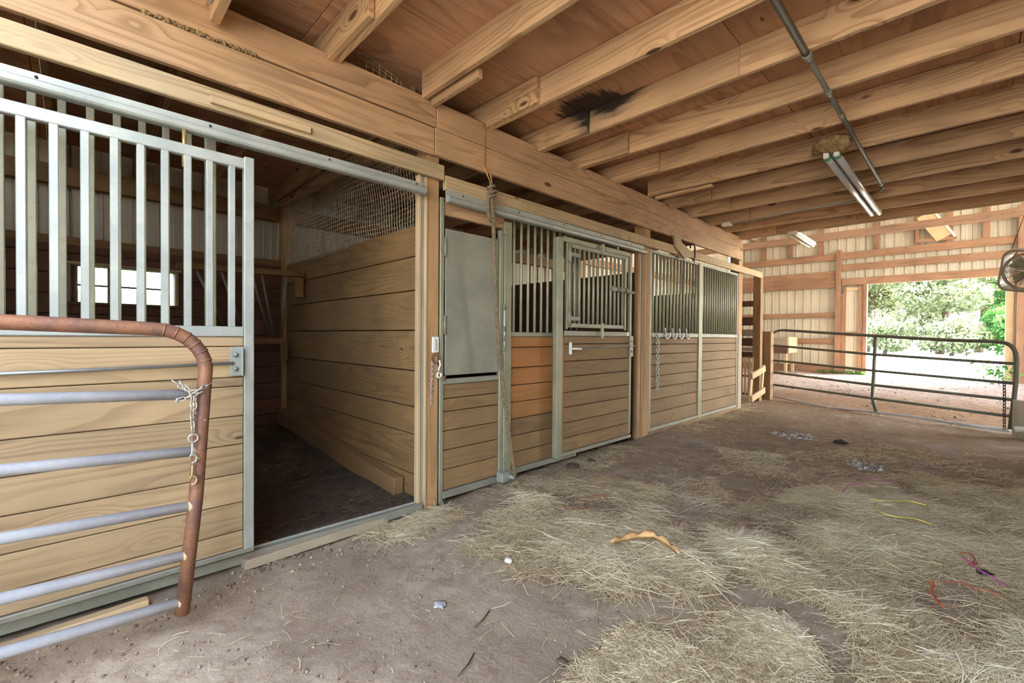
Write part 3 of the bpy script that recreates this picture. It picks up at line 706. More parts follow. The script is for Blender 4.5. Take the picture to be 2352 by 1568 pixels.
# hooks, chain, scrap on that front
hk = root('hook_rack', 'row of pale bent hooks on the rail of the far barred front', 'hooks', (-2.73, 5.7, 1.25))
boxy('back_strip', hk, (-2.742, 5.42, 1.235), (-2.735, 6.15, 1.25), M['galv'])
for y in (5.48, 5.68, 5.88, 6.08):
    tube('hook', hk, [(-2.735, y-.05, 1.32), (-2.725, y-.045, 1.24)]+arc((-2.72, y, 1.235), .055, math.pi, 2*math.pi, 8, (0, 1, 0), (.15, 0, 1))+[(-2.715, y+.055, 1.26)], .010, M['white_pl'], 6)

def link_mesh(L, w, r):
    pts = []
    for s, a0 in ((1, -math.pi/2), (-1, math.pi/2)):
        for i in range(5):
            a = a0+math.pi*i/4; pts.append((s*0+ (L/2-w/2)*(1 if s > 0 else -1)+w/2*math.cos(a), w/2*math.sin(a), 0))
    V, Fc = tube_geo(pts, r, 6, True); return pydata('chain_link', V, Fc, True)
def chain(par, pts, L, w, r, mat, name='chain_link'):
    me = link_mesh(L, w, r); pts = [Vector(p) for p in pts]; k = 0
    for a, b in zip(pts[:-1], pts[1:]):
        d = b-a; n = max(1, round(d.length/(L*.8))); x = d.normalized()
        ref = Vector((0, 0, 1)) if abs(x.z) < .9 else Vector((1, 1, 0)); y0 = (ref-x*ref.dot(x)).normalized()
        for i in range(n):
            c = a+d*((i+.5)/n); y = y0 if k % 2 else x.cross(y0); k += 1
            Mx = Matrix.Translation(c) @ Matrix((x, y, x.cross(y))).transposed().to_4x4()
            link(name, me, par, mat, Mx)
ch = root('hanging_chain', 'thin chain hanging down the planks of the far barred front', 'chain', (-2.72, 5.22, .55))
chain(ch, [(-2.725, 5.22, 1.26), (-2.728, 5.23, .54)], .05, .03, .006, M['chain'])
sc = root('scrap_board', 'odd-shaped scrap board hung over the far track board', 'board', (-2.68, 5.7, 2.3))
V = [(x, y, z) for x in (-2.69, -2.66) for (y, z) in ((5.50, 2.50), (5.63, 2.52), (5.72, 2.44), (5.92, 2.38), (5.93, 2.27), (5.80, 2.24), (5.56, 2.36))]
n = 7; geo('plank', sc, V, [list(range(n))[::-1], [n+k for k in range(n)]]+[[k, (k+1) % n, n+(k+1) % n, n+k] for k in range(n)], M['track_board'])
st = tube('hanging_strap', None, [(-2.66, 5.95, 2.42)]+arc((-2.655, 6.03, 2.40), .07, math.pi, 0, 8, (0, 1, 0), (0, 0, 1))+[(-2.655, 6.1, 2.3), (-2.655, 6.06, 2.24), (-2.655, 6.0, 2.27)], .009, M['black'], 8)
tag(st, 'dark rubber strap looped over the far track board', 'strap')
for y, lab in ((5.82, 'thin wire dangling by the scrap board'), (6.17, 'thin wire dangling by the dark rubber strap')):
    tag(tube('hanging_wire', None, [(-2.70, y, 2.50), (-2.69, y, 2.32), (-2.70, y, 1.9), (-2.70, y+.005, 1.75)], .004, M['dark_metal'], 6), lab, 'wire')

# latch hardware on the first post
lh = root('post_latch', 'pale metal latch with a dangling snap hook on the near post', 'latch', (-2.735, 1.9, 1.))
boxy('plate', lh, (-2.742, 1.88, 1.075), (-2.728, 1.935, 1.19), M['white_pl']); boxy('groove', lh, (-2.729, 1.90, 1.09), (-2.724, 1.915, 1.175), M['galv'], bev=.001)
tube('ring', lh, arc((-2.722, 1.905, 1.035), .035, 0, 2*math.pi*.97, 12, (0, 1, 0), (0, 0, 1)), .006, M['rust'], 6)
tube('snap_hook', lh, [(-2.715, 1.93, 1.02), (-2.71, 1.935, .985), (-2.71, 1.92, .96), (-2.71, 1.925, .93)]+arc((-2.71, 1.925, .912), .018, math.pi/2, math.pi*2.3, 9, (0, 1, 0), (0, 0, 1)), .007, M['white_pl'], 7)
chain(lh, [(-2.728, 1.875, 1.02), (-2.735, 1.872, .70)], .022, .012, .0025, M['chain'])

# ------------------------------------------------------------------ inside the open stall
win = root('window_1', 'small window with two rows of panes in the stall back wall', None, (XL+.1, .42, 1.5), kind='structure')
x0, x1 = XL-.02, XL+.16
boxy('frame_board', win, (x0, WY0-.04, WZ1), (x1, WY1+.06, WZ1+.03), M['trim_wood']); boxy('frame_board', win, (x0, WY0-.04, WZ0-.03), (x1, WY1+.06, WZ0), M['back_plank'])
boxy('frame_board', win, (x0, WY0-.03, WZ0), (x1, WY0, WZ1), M['grey_wood']); boxy('frame_board', win, (x0, WY1, WZ0), (x1, WY1+.03, WZ1), M['trim_wood'])
boxy('sash_stile', win, (XL, WY0, WZ0), (XL+.03, WY0+.05, WZ1), M['grey_wood']); boxy('sash_stile', win, (XL, WY1-.1, WZ0), (XL+.03, WY1-.06, WZ1), M['grey_wood'])
for y in (.30, .55): boxy('muntin', win, (XL, y-.012, WZ0), (XL+.025, y+.012, WZ1), M['grey_wood'])
boxy('muntin', win, (XL, WY0, 1.665), (XL+.025, WY1-.06, 1.685), M['grey_wood'])
for z0, z1 in ((WZ0, 1.665), (1.685, WZ1)):
    for y0, y1 in ((.07, .288), (.312, .538), (.562, .73)): boxy('pane', win, (XL+.010, y0, z0), (XL+.013, y1, z1), M['glass'], bev=.0005)

NR = .0022
nt = root('wire_netting', 'sagging wire netting stretched above the oak plank partition', 'netting', (-4.5, 1.93, 2.05))
V = []; Fc = []
xa, xe_, zb_, zt_ = XL+.2, -2.9, 2.04, 2.86
def netp(s, t):
    x = xa+(xe_-xa)*s; sag = .06*math.sin(math.pi*t)*math.sin(math.pi*min(1, s*1.1))
    return Vector((x+.02*math.sin(9*t+5*s), 1.945-sag-.03*math.sin(6*s+3*t), zb_+(zt_-zb_)*t-.05*math.sin(math.pi*t)*(s**2)*1.2+.012*math.sin(14*s)))
for i in range(76): tube_geo([netp(i/75, k/8) for k in range(9)], NR, 3, V=V, Fc=Fc, caps=False)
for j in range(20): tube_geo([netp(k/48, j/19) for k in range(49)], NR, 3, V=V, Fc=Fc, caps=False)
o = geo('netting', nt, V, Fc, M['net']); o['kind'] = 'stuff'
V = []; Fc = []
def scr(s, t): return Vector((-2.80+.05*math.sin(3*s), 1.30+.42*s, 2.86+(.16-.10*s)*t+.01*math.sin(8*s)))
for i in range(11): tube_geo([scr(i/10, k/4) for k in range(5)], NR, 3, V=V, Fc=Fc, caps=False)
for j in range(5): tube_geo([scr(k/12, j/4) for k in range(13)], NR, 3, V=V, Fc=Fc, caps=False)
tag(geo('netting_scrap', None, V, Fc, M['net']), 'curled scrap of wire netting on top of the header beam', 'netting')

rk = root('hay_rack', 'corner hay rack of timber rails and slanted rods', 'hay rack', (-5.6, 1.4, 1.1))
board('top_rail', rk, (-5.42, .75, 1.86), (-5.38, 1.93, 1.885), .09, .06, M['partition_plank']); board('bottom_rail', rk, (-5.78, .95, 1.12), (-5.76, 1.86, 1.12), .06, .07, M['dark_post'])
board('end_block', rk, (-5.33, 1.86, 1.62), (-5.33, 1.86, 1.84), .05, .09, M['partition_plank'], up=(0, 1, 0))
board('bottom_block', rk, (-5.74, 1.83, .9), (-5.74, 1.83, 1.1), .05, .08, M['dark_post'], up=(0, 1, 0)); board('mount_plate', rk, (-6.06, 1.25, .93), (-6.06, 1.60, .93), .03, .25, M['back_plank'])
for a, b in ((.9, 1.3), (1.12, 1.45), (1.40, 1.70), (1.50, 1.74), (1.76, 1.80)):
    tube('rod', rk, [(-5.41, a, 1.86), (-5.77, b, 1.12)], .013, M['galv_old'])
tag(board('base_timber', None, (-3.21, 1.89, -.03), (-6.0, 1.89, .19), .09, .17, M['dark_post']), 'heavy timber lying along the foot of the oak plank partition', 'timber')

# ------------------------------------------------------------------ the rusty gate in front
gt = root('tube_gate', 'rusty framed tube gate with grey rails standing open by the big sliding door', 'gate', (-2.3, .3, 0))
GX = -2.30; R_ = .027
c0 = Vector((GX, .27, 1.215-.16)); topz = 1.218
end = [(GX, .42, 1.05), (GX, .385, .5), (GX, .337, .028)]
ptsg = [(GX, -1.38, 1.29), (GX, -.2, 1.236), (GX, .24, 1.218)]+[Vector((GX, .24+.18*math.sin(a), 1.218-.17+.17*math.cos(a))) for a in np.linspace(.25, 1.5, 7)]+end
tube('frame_tube', gt, ptsg, R_, M['rust'], 14)
for (ya, za), (yb, zb2) in (((-.165, .971), (.37, .945)), ((-.166, .732), (.385, .702)), ((-.167, .499), (.37, .473)), ((-.168, .294), (.352, .269)), ((-.168, .108), (.335, .078))):
    s = (zb2-za)/(yb-ya); tube('rail_tube', gt, [(GX, -1.38, za+s*(-1.38-ya)), (GX, yb, zb2)], .0215, M['galv_blue'], 12)
    tube('weld_collar', gt, [(GX, yb-.012, zb2), (GX, yb+.004, zb2)], .0245, M['trim_wood'], 10)
for a in np.linspace(.2, 1.35, 6):
    p = Vector((GX, .24+.18*math.sin(a), 1.218-.17+.17*math.cos(a))); t = Vector((0, math.cos(a), -math.sin(a)))
    tube('bend_crease', gt, [p-t*.003, p+t*.003], R_*1.07, M['rust'], 14)
gc = root('gate_chain', 'tangled steel chain with snap hooks wrapped on the rusty gate upright', 'chain', (-2.27, .38, .9))
xg = GX+.034
chain(gc, [(xg, .30, 1.01), (xg+.004, .36, .955), (xg+.002, .40, .97), (xg-.02, .435, .99), (xg-.05, .425, .985)], .030, .014, .0026, M['chain'])
chain(gc, [(xg, .325, 1.005), (xg+.006, .365, .945), (xg+.006, .40, .955)], .030, .014, .0026, M['chain'])
chain(gc, [(xg-.06, .32, .935), (xg, .315, .925), (xg+.004, .37, .945)], .030, .014, .0026, M['chain'])
chain(gc, [(xg+.002, .368, .945), (xg+.002, .366, .85), (xg+.002, .37, .79)], .030, .014, .0026, M['chain'])
chain(gc, [(xg+.006, .376, .94), (xg+.006, .374, .86)], .030, .014, .0026, M['chain'])
tube('d_ring', gc, [Vector((xg+.002, .37, .765))+Vector((0, .017*math.sin(a), .017*math.cos(a))) for a in np.linspace(0, 2*math.pi, 12)[:-1]], .0035, M['chain'], 6, True)
for z, mt, zz in ((.745, 'chain', .66), (.655, 'brass', .575)):
    tube('snap_hook', gc, [(xg+.004, .367, z), (xg+.004, .366, z-.04), (xg+.004, .36, z-.055)]+[Vector((xg+.004, .369, z-.065))+Vector((0, .013*math.sin(a), .018*math.cos(a))) for a in np.linspace(-1.2, 3.6, 9)], .0045, M[mt], 6)

# ------------------------------------------------------------------ rope by the hatch
rp = root('hanging_rope', 'thick twisted rope hanging from the beam past the grey hatch', 'rope', (-2.6, 2.4, .1))
path = [Vector(p) for p in ((-2.61, 2.335, 2.30), (-2.60, 2.345, 2.1), (-2.615, 2.385, 1.6), (-2.63, 2.44, 1.1), (-2.63, 2.49, .8), (-2.61, 2.535, .45), (-2.60, 2.57, .2), (-2.595, 2.60, .06))]
def resample(pts, n):
    cs = [0.]
    for a, b in zip(pts[:-1], pts[1:]): cs.append(cs[-1]+(b-a).length)
    out = []
    for s in np.linspace(0, cs[-1], n):
        k = min(len(pts)-2, int(np.searchsorted(cs, s, 'right')-1)); f = (s-cs[k])/max(1e-6, cs[k+1]-cs[k]); out.append(pts[k].lerp(pts[k+1], f))
    return out, cs[-1]
def twisted(name, par, pts, r, mat, pitch=.07):
    L0 = sum((b-a).length for a, b in zip(pts[:-1], pts[1:])); n = int(L0/.009)+2
    rp_, L = resample(pts, n); V = []; Fc = []
    for k in range(3):
        q = []
        for i, p in enumerate(rp_):
            t = (rp_[min(i+1, n-1)]-rp_[max(i-1, 0)]).normalized(); e1 = t.cross(Vector((1, .3, .2))).normalized(); e2 = t.cross(e1)
            an = 2*math.pi*(i*L/n/pitch+k/3); q.append(p+(e1*math.cos(an)+e2*math.sin(an))*r*.6)
        tube_geo(q, r*.5, 6, V=V, Fc=Fc)
    return geo(name, par, V, Fc, mat, smooth=True)
twisted('rope_strand', rp, path, .016, M['rope'])
twisted('loop', rp, [Vector(p) for p in ((-2.60, 2.33, 2.33), (-2.60, 2.30, 2.30), (-2.60, 2.285, 2.2), (-2.60, 2.30, 2.11), (-2.60, 2.325, 2.08), (-2.60, 2.335, 2.13), (-2.60, 2.325, 2.25), (-2.595, 2.315, 2.38))], .015, M['rope'])
for k, (dy, dz) in enumerate(((0, 0), (.012, .035), (-.006, .07))):
    tube('knot_wrap', rp, [Vector((-2.60, 2.325+dy, 2.27+dz))+Vector((.026*math.sin(a), .03*math.cos(a), .012*math.sin(a+1))) for a in np.linspace(0, 2*math.pi, 12)[:-1]], .011, M['rope'], 6, True)
tube('hanging_cord', rp, [(-2.60, 2.33, 2.36), (-2.63, 2.335, 2.48), (-2.692, 2.335, 2.52), (-2.692, 2.33, 2.86)], .006, M['twine_ta'], 6)
tube('hanging_cord', rp, [(-2.60, 2.31, 2.38), (-2.62, 2.27, 2.48), (-2.69, 2.25, 2.55)], .005, M['twine_ta'], 6)
blob('frayed_end', rp, (-2.59, 2.61, .0), (.03, .045, .025), M['rope'], 3)
kb = root('floor_bracket', 'dusty metal foot bracket at the bottom of the hanging rope', 'bracket', (-2.68, 2.58, .0))
boxy('plate', kb, (-2.735, 2.52, .0), (-2.66, 2.60, .075), M['galv']); tube('pivot', kb, [(-2.70, 2.60, .04), (-2.62, 2.62, .03)], .02, M['galv_old'])

# ------------------------------------------------------------------ lights and conduit
fx = root('fluorescent_light', 'long twin tube fluorescent light hung under the joists', 'light fixture', (-.83, 5.7, 2.75))
boxy('housing', fx, (-.868, 4.50, 2.742), (-.794, 6.95, 2.775), M['galv'], label='enamel metal housing')
for i, x in enumerate((-.867, -.795)):
    tube('lamp_tube', fx, [(x, 4.56, 2.715), (x, 6.98, 2.715)], .026, M['tube'], 12)
    s = boxy('socket', fx, (x-.02, 4.50, 2.70), (x+.02, 4.545, 2.76), M['white_pl']); tube('green_ring', s, [(x, 4.548, 2.715), (x, 4.562, 2.715)], .028, M['green_cap'], 12)
    boxy('socket', fx, (x-.02, 6.97, 2.70), (x+.02, 7.0, 2.76), M['white_pl'])
blob('bird_nest', None, (-.825, 4.50, 2.80), (.14, .10, .07), M['mud'], 5, .3, 3); tag(bpy.data.objects['bird_nest'], 'mud and straw bird nest on the near end of the twin tube light', 'nest')
f2 = root('fluorescent_light', 'small pale fluorescent light hung beyond the loft edge', 'light fixture', (-1.95, 8.5, 2.8))
boxy('housing', f2, (-2.02, 7.95, 2.80), (-1.88, 9.15, 2.85), M['fix_white'])
for x in (-1.985, -1.915): tube('lamp_tube', f2, [(x, 7.97, 2.785), (x, 9.13, 2.785)], .02, M['fix_white'], 10)
cd = root('conduit_pipe', 'dusty electrical conduit running along under the joists', 'conduit', (-.68, 4, 2.82))
tube('pipe', cd, [(-.68, -.1, 2.82), (-.68, 3.05, 2.82)], .019, M['pipe'], 10); tube('pipe', cd, [(-.68, 3.05, 2.82), (-.68, 6.1, 2.82)], .015, M['pipe'], 10)
tube('elbow', cd, [(-.68, 6.1, 2.82), (-.68, 6.2, 2.815), (-.71, 6.26, 2.80), (-.80, 6.30, 2.80)], .015, M['pipe'], 8)
for y, rr in ((3.03, .025), (3.58, .021), (4.0, .02), (6.05, .019)): tube('collar', cd, [(-.68, y-.03, 2.82), (-.68, y+.03, 2.82)], rr, M['galv_old'], 10)
c2 = root('conduit_cable', 'thin grey conduit crossing the far joists to a small box', 'conduit', (-1.8, 6.6, 2.82))
tube('pipe', c2, [(-2.42, 6.70, 2.815), (-2.0, 6.66, 2.81), (-1.75, 6.64, 2.825), (-.9, 6.60, 2.825)], .010, M['galv'], 8); boxy('junction_box', c2, (-2.52, 6.65, 2.79), (-2.40, 6.74, 2.835), M['fix_white'])
jh = root('joist_hanger', 'small galvanised hanger plate on a joist end above the near beam', 'bracket', (-2.5, .57, 2.8))
boxy('block', jh, (-2.66, .50, 2.74), (-2.38, .545, 2.93), M['joist']); boxy('plate', jh, (-2.60, .488, 2.79), (-2.46, .50, 2.90), M['galv'])
V = []; Fc = []
for k in range(160):
    y = random.uniform(.25, .72); c = Vector((-2.70+random.uniform(-.004, .012), y, 2.684+random.uniform(-.006, .008))); s = random.uniform(.004, .010); b = len(V)
    V += [c+Vector(d)*s for d in ((1, 0, 0), (-1, 0, 0), (0, 1.3, 0), (0, -1.3, 0), (0, 0, 1), (0, 0, -1))]
    Fc += [[b+i, b+j, b+l] for i, j, l in ((0, 2, 4), (2, 1, 4), (1, 3, 4), (3, 0, 4), (2, 0, 5), (1, 2, 5), (3, 1, 5), (0, 3, 5))]
tag(geo('wasp_mud', None, V, Fc, M['mud']), 'line of dried insect mud packed in the near beam joint', 'mud', kind='stuff')

# ------------------------------------------------------------------ far gate and what stands near it
A = Vector((-2.70, 9.85, 0)); B = Vector((.43, 8.42, 0)); gd = (B-A).normalized(); gn = Vector((gd.y, -gd.x, 0))
def PG(u, v):
    d = Vector(CF + CR*(u-1176)/FPX - CU*(v-784)/FPX); o = Vector((0, 0, CAMH)); t = (A-o).dot(gn)/d.dot(gn); return o+d*t
fg = root('tube_gate', 'long six bar green-grey tube gate closed across the far aisle', 'gate', (-1.1, 9.1, 0))
outer = [PG(1774, 909), PG(1773, 850), PG(1772, 790), PG(1772.5, 776), PG(1774, 769), PG(1777, 764), PG(1782, 760.5), PG(1790, 758.5), PG(1800, 758), PG(2012, 771), PG(2180, 781), PG(2270, 783.5), PG(2290, 784.5), PG(2304, 786), PG(2315, 789.5), PG(2323, 795), PG(2329, 802), PG(2333, 811), PG(2335, 824), PG(2335, 840), PG(2333, 880), PG(2328, 925), PG(2320, 985)]
tube('frame_tube', fg, outer, .024, M['gate_paint'], 10)
tube('bottom_rail', fg, [PG(1774, 909), PG(1830, 920), PG(1900, 935), PG(2000, 945), PG(2100, 957), PG(2200, 973), PG(2318, 989)], .020, M['galv_blue'], 8)
for a, mm, b in (((1776, 793), (2008, 814), (2330, 835)), ((1776, 827), (2007, 851), (2328, 880)), ((1776, 855), (2006, 884), (2326, 918)), ((1776, 883), (2005, 914.5), (2322, 956))):
    tube('rail_tube', fg, [PG(*a), PG(*mm), PG(*b)], .020, M['gate_paint'], 8)
tube('upright', fg, [PG(2011, 772), PG(2007, 860), PG(2004, 915), PG(2013, 945)], .026, M['gate_paint'], 8)
for v in (795, 852): tube('hinge', fg, [PG(1756, v)+gn*.0, PG(1773, v)], .02, M['dark_metal'], 8)
gch = root('gate_chain', 'dark chain hanging at the latch end of the far gate', 'chain', (.35, 8.4, .4))
chain(gch, [PG(2311, 878)+gn*.04, PG(2311, 985)+gn*.04], .05, .026, .005, M['dark_metal'])
tag(boxy('board_stub', None, (.37, 8.18, -.03), (.80, 8.24, .47), M['grey_wood'], axis=2), 'weathered grey board stub at the latch end of the far gate', 'board')
tag(tube('plastic_pipe', None, [(.36, 7.55, .20), (.44, 7.55, .215), (.50, 7.5, .12), (.55, 7.4, .0)], .035, M['white_pl'], 10), 'bent pale plastic pipe by the grey board stub', 'pipe')
pl = root('wood_pallet_gate', 'small whitewashed board frame leaning between the far posts', 'frame', (-2.72, 8.95, 0))
for p0, p1, h in (((-2.74, 8.62, .06), (-2.72, 8.66, .60), .10), ((-2.70, 9.12, .16), (-2.68, 9.16, .70), .08)):
    board('upright', pl, p0, p1, .03, h, M['trim_wood'], up=(0, 1, 0))
for z in (.16, .56): board('cross_board', pl, (-2.70, 8.60, z-.04), (-2.66, 9.18, z+.08), .03, .11, M['trim_wood'])
fn = root('board_fence', 'dark board fence beyond the end of the stalls', 'fence', (-3.4, 9.4, 0))
for z, h, mt in ((1.86, .11, 'dark_board'), (1.52, .16, 'dark_board'), (1.30, .13, 'grey_wood'), (1.12, .15, 'dark_board'), (.98, .06, 'grey_wood'), (.88, .1, 'dark_board')):
    board('fence_board', fn, (-4.6, 9.40, z), (-2.84, 9.40, z), .035, h, M[mt])
pn = root('slatted_panel', 'low slatted panel between the end post and the tall dark post', 'panel', (-3.1, 9.1, 0))
for k in range(9): board('slat', pn, (-3.36+.062*k, 9.15, .12), (-3.36+.062*k, 9.15, .84), .012, .03, M['trim_wood'], up=(1, 0, 0))
for z in (.14, .48, .84): board('cross_rail', pn, (-3.4, 9.17, z), (-2.84, 9.17, z), .02, .035, M['dark_board'])
bx = root('box_trough', 'wooden feed trough on legs against the far cream wall', 'trough', (-4.1, 16.4, .1))
boxy('front_board', bx, (-4.9, 16.0, .98), (-4.0, 16.04, 1.22), M['grey_wood']); boxy('front_board', bx, (-4.9, 16.0, .72), (-4.0, 16.04, .97), M['dark_board'])
boxy('end_board', bx, (-4.02, 16.04, .74), (-3.97, 17.0, 1.24), M['trim_wood']); boxy('bottom_board', bx, (-4.9, 16.04, .72), (-4.02, 17.0, .76), M['grey_wood'])
boxy('leg', bx, (-4.12, 16.06, .06), (-4.04, 16.14, .72), M['trim_wood']); boxy('leg', bx, (-4.88, 16.06, .06), (-4.80, 16.14, .72), M['trim_wood']); boxy('leg', bx, (-4.12, 16.86, .06), (-4.04, 16.94, .72), M['trim_wood'])
lp = root('leaning_panel', 'pale plywood panel tilted in a framed gap high on the end wall', 'panel', (-.8, YF-.3, 4.2))
board('plywood', lp, (-.95, YF-.5, 4.62), (-.55, YF-.18, 3.98), .03, .34, M['trim_wood'], up=(1, 0, 0)); board('edge_strip', lp, (-.72, YF-.52, 4.62), (-.33, YF-.2, 3.98), .03, .05, M['fix_white'], up=(1, 0, 0))
boxy('frame_board', lp, (-1.10, YF-.16, 3.92), (-.30, YF-.10, 4.02), M['red_frame']); boxy('frame_board', lp, (-1.14, YF-.16, 3.92), (-1.06, YF-.10, 4.6), M['red_frame'])

# box fan hung at the loft edge
FC = P(2371, 621, 'y', 7.7); FCx = FC
fr = root('hanging_fan', 'square caged barn fan hung from the loft edge', 'fan', FCx)
fnrm = Vector((-.42, -.88, -.2)).normalized(); ex = Vector((0, 0, 1)).cross(fnrm).normalized(); ez = fnrm.cross(ex)
tl = math.radians(-12); ex, ez = ex*math.cos(tl)+ez*math.sin(tl), ez*math.cos(tl)-ex*math.sin(tl)
def rr_pts(h, r, off):
    pts = []
    for sx, sz, a0 in ((1, 1, 0), (-1, 1, .5), (-1, -1, 1), (1, -1, 1.5)):
        for i in range(5):
            a = math.pi*(a0+.5*i/4); pts.append(FCx+ex*(sx*(h-r)+r*math.cos(a))+ez*(sz*(h-r)+r*math.sin(a))+fnrm*off)
    return pts
S = .235
V = []; Fc = []
ra, rb = rr_pts(S, .09, .09), rr_pts(S, .09, -.09); n = len(ra)
ri, rj = rr_pts(S-.02, .08, .09), rr_pts(S-.02, .08, -.09)
V = ra+rb+ri+rj
for k in range(n):
    k2 = (k+1) % n; Fc += [[k, k2, n+k2, n+k], [2*n+k, 3*n+k, 3*n+k2, 2*n+k2], [k, 2*n+k, 2*n+k2, k2], [n+k, n+k2, 3*n+k2, 3*n+k]]
geo('housing', fr, V, Fc, M['fan'])
def circ(r, off, n=28): return [FCx+ex*(r*math.cos(2*math.pi*i/n))+ez*(r*math.sin(2*math.pi*i/n))+fnrm*off for i in range(n)]
tube('shroud_ring', fr, circ(S-.03, .085), .014, M['fan'], 6, True)
for off, nm in ((.09, 'front_grille'), (-.085, 'rear_grille')):
    V = []; Fc = []
    for r in np.arange(.03, S-.01, .013): tube_geo(circ(r, off, 28), .0028, 4, True, V, Fc)
    for k in range(16):
        a = 2*math.pi*k/16+.1; d = ex*math.cos(a)+ez*math.sin(a); rmax = min(S-.02, (S-.02)/max(abs(math.cos(a)), abs(math.sin(a)))); tube_geo([FCx+d*.05+fnrm*off, FCx+d*(rmax*.98)+fnrm*off], .004, 4, V=V, Fc=Fc)
    geo(nm, fr, V, Fc, M['fan'])
tube('motor_hub', fr, [FCx-fnrm*.06, FCx+fnrm*.05], .05, M['fan'], 14)
for k in range(5):
    a = 2*math.pi*k/5; d = ex*math.cos(a)+ez*math.sin(a); e = ez*math.cos(a)-ex*math.sin(a)
    V = [FCx+d*.05-e*.03-fnrm*.03, FCx+d*.05+e*.03+fnrm*.02, FCx+d*.18+e*.075+fnrm*.03, FCx+d*.185-e*.04-fnrm*.04]; V = V+[p+fnrm*.004 for p in V]
    geo('blade', fr, V, [[3, 2, 1, 0], [4, 5, 6, 7], [0, 1, 5, 4], [1, 2, 6, 5], [2, 3, 7, 6], [3, 0, 4, 7]], M['fan'])
tube('hanger_wire', fr, [FCx+ex*(-.2)+ez*(S), FCx+Vector((.0, .05, .9))], .004, M['dark_metal'], 5); tube('hanger_wire', fr, [FCx+ex*(.2)+ez*(S), FCx+Vector((.0, .05, .9))], .004, M['dark_metal'], 5)

# ------------------------------------------------------------------ trees and plants outside
def leaf_quads(centres, size, par, mat, name='foliage', tint=None):
    n = len(centres); d1_ = rng.normal(size=(n, 3)); d1_ /= np.linalg.norm(d1_, axis=1)[:, None]
    d2_ = rng.normal(size=(n, 3)); d2_ -= d1_*(d1_*d2_).sum(1)[:, None]; d2_ /= np.linalg.norm(d2_, axis=1)[:, None]
    s = (size*rng.uniform(.6, 1.4, n))[:, None]
    V = np.concatenate([centres-d1_*s, centres-d2_*s*.45, centres+d1_*s, centres+d2_*s*.45], 1).reshape(-1, 3)
    c = V.mean(0); me = bpy.data.meshes.new(name)
    me.vertices.add(4*n); me.vertices.foreach_set('co', (V-c).ravel()); me.loops.add(4*n); me.loops.foreach_set('vertex_index', np.arange(4*n)); me.polygons.add(n); me.polygons.foreach_set('loop_start', np.arange(n)*4)
    me.update(calc_edges=True)
    at = me.attributes.new('tint', 'FLOAT', 'POINT'); tv = rng.uniform(0, 1, n) if tint is None else tint; at.data.foreach_set('value', np.repeat(np.clip(tv, 0, 1), 4).astype(np.float32))
    o = link(name, me, par, mat, Matrix.Translation(Vector(c))); return o
def tree(name, label, x, y, h, rad, mat, n, size, base=.1, low=.0):
    t = root(name, label, 'tree', (x, y, base))
    tube('trunk', t, [(x, y, base), (x+.1*rad, y, base+h*.3), (x-.05*rad, y+.2, base+h*.75)], [rad*.07, rad*.055, rad*.02], M['bark'], 8)
    k = 34; bc = rng.normal(size=(k, 3)); bc /= np.linalg.norm(bc, axis=1)[:, None]; bc *= rng.uniform(.3, .85, k)[:, None]
    bc = bc*np.array([rad, rad, h*.5])+np.array([x, y, base+h*(.5+low)])
    which = rng.integers(0, k, n); dd = rng.normal(size=(n, 3)); dd /= np.linalg.norm(dd, axis=1)[:, None]; dd *= (rng.uniform(.5, 1, n)**.5)[:, None]
    c = bc[which]+dd*np.array([rad*.38, rad*.38, rad*.30]); c[:, 2] = np.maximum(c[:, 2], base+.05)
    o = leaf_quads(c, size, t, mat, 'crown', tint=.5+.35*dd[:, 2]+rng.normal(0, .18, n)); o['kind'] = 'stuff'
    return t
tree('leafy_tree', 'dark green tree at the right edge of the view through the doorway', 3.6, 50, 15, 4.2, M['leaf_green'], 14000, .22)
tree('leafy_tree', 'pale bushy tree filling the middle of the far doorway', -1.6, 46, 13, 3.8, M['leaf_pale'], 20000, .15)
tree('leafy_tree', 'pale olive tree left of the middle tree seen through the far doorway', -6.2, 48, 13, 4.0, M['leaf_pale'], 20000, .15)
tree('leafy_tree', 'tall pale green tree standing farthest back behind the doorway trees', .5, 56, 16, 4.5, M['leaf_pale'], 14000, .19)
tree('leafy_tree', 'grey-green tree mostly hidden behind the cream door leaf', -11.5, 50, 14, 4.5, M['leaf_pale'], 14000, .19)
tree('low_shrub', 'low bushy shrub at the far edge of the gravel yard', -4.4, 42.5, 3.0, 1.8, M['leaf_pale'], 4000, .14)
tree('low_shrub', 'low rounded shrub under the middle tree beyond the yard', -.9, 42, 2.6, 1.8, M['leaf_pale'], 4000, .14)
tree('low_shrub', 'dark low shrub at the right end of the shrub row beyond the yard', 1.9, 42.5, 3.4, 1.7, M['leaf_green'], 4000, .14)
V = [(x, y, z) for x, z in ((-9, -.06), (-13, .5), (-19, 1.9), (-26, 3.0), (-40, 3.2)) for y in (-40, -10, 20, 60)]
hl = link('hill', pydata('hill', V, [[4*i+j, 4*i+j+1, 4*i+j+5, 4*i+j+4] for i in range(4) for j in range(3)], True), None, M['grass'], Matrix.Identity(4)); tag(hl, 'sunlit grassy bank outside the small stall window', kind='structure')
wd = root('leafy_weed', 'bright green leafy weed by the right side of the far doorway', 'plant', (.45, 16.5, .1))
tube('stem', wd, [(.5, 16.4, .08), (.5, 16.42, .5)], .01, M['leaf_green'], 5)
c = rng.normal(size=(120, 3))*np.array([.22, .15, .13])+np.array([.48, 16.4, .42]); o = leaf_quads(c, .06, wd, M['leaf_green'], 'leaves'); o['kind'] = 'stuff'
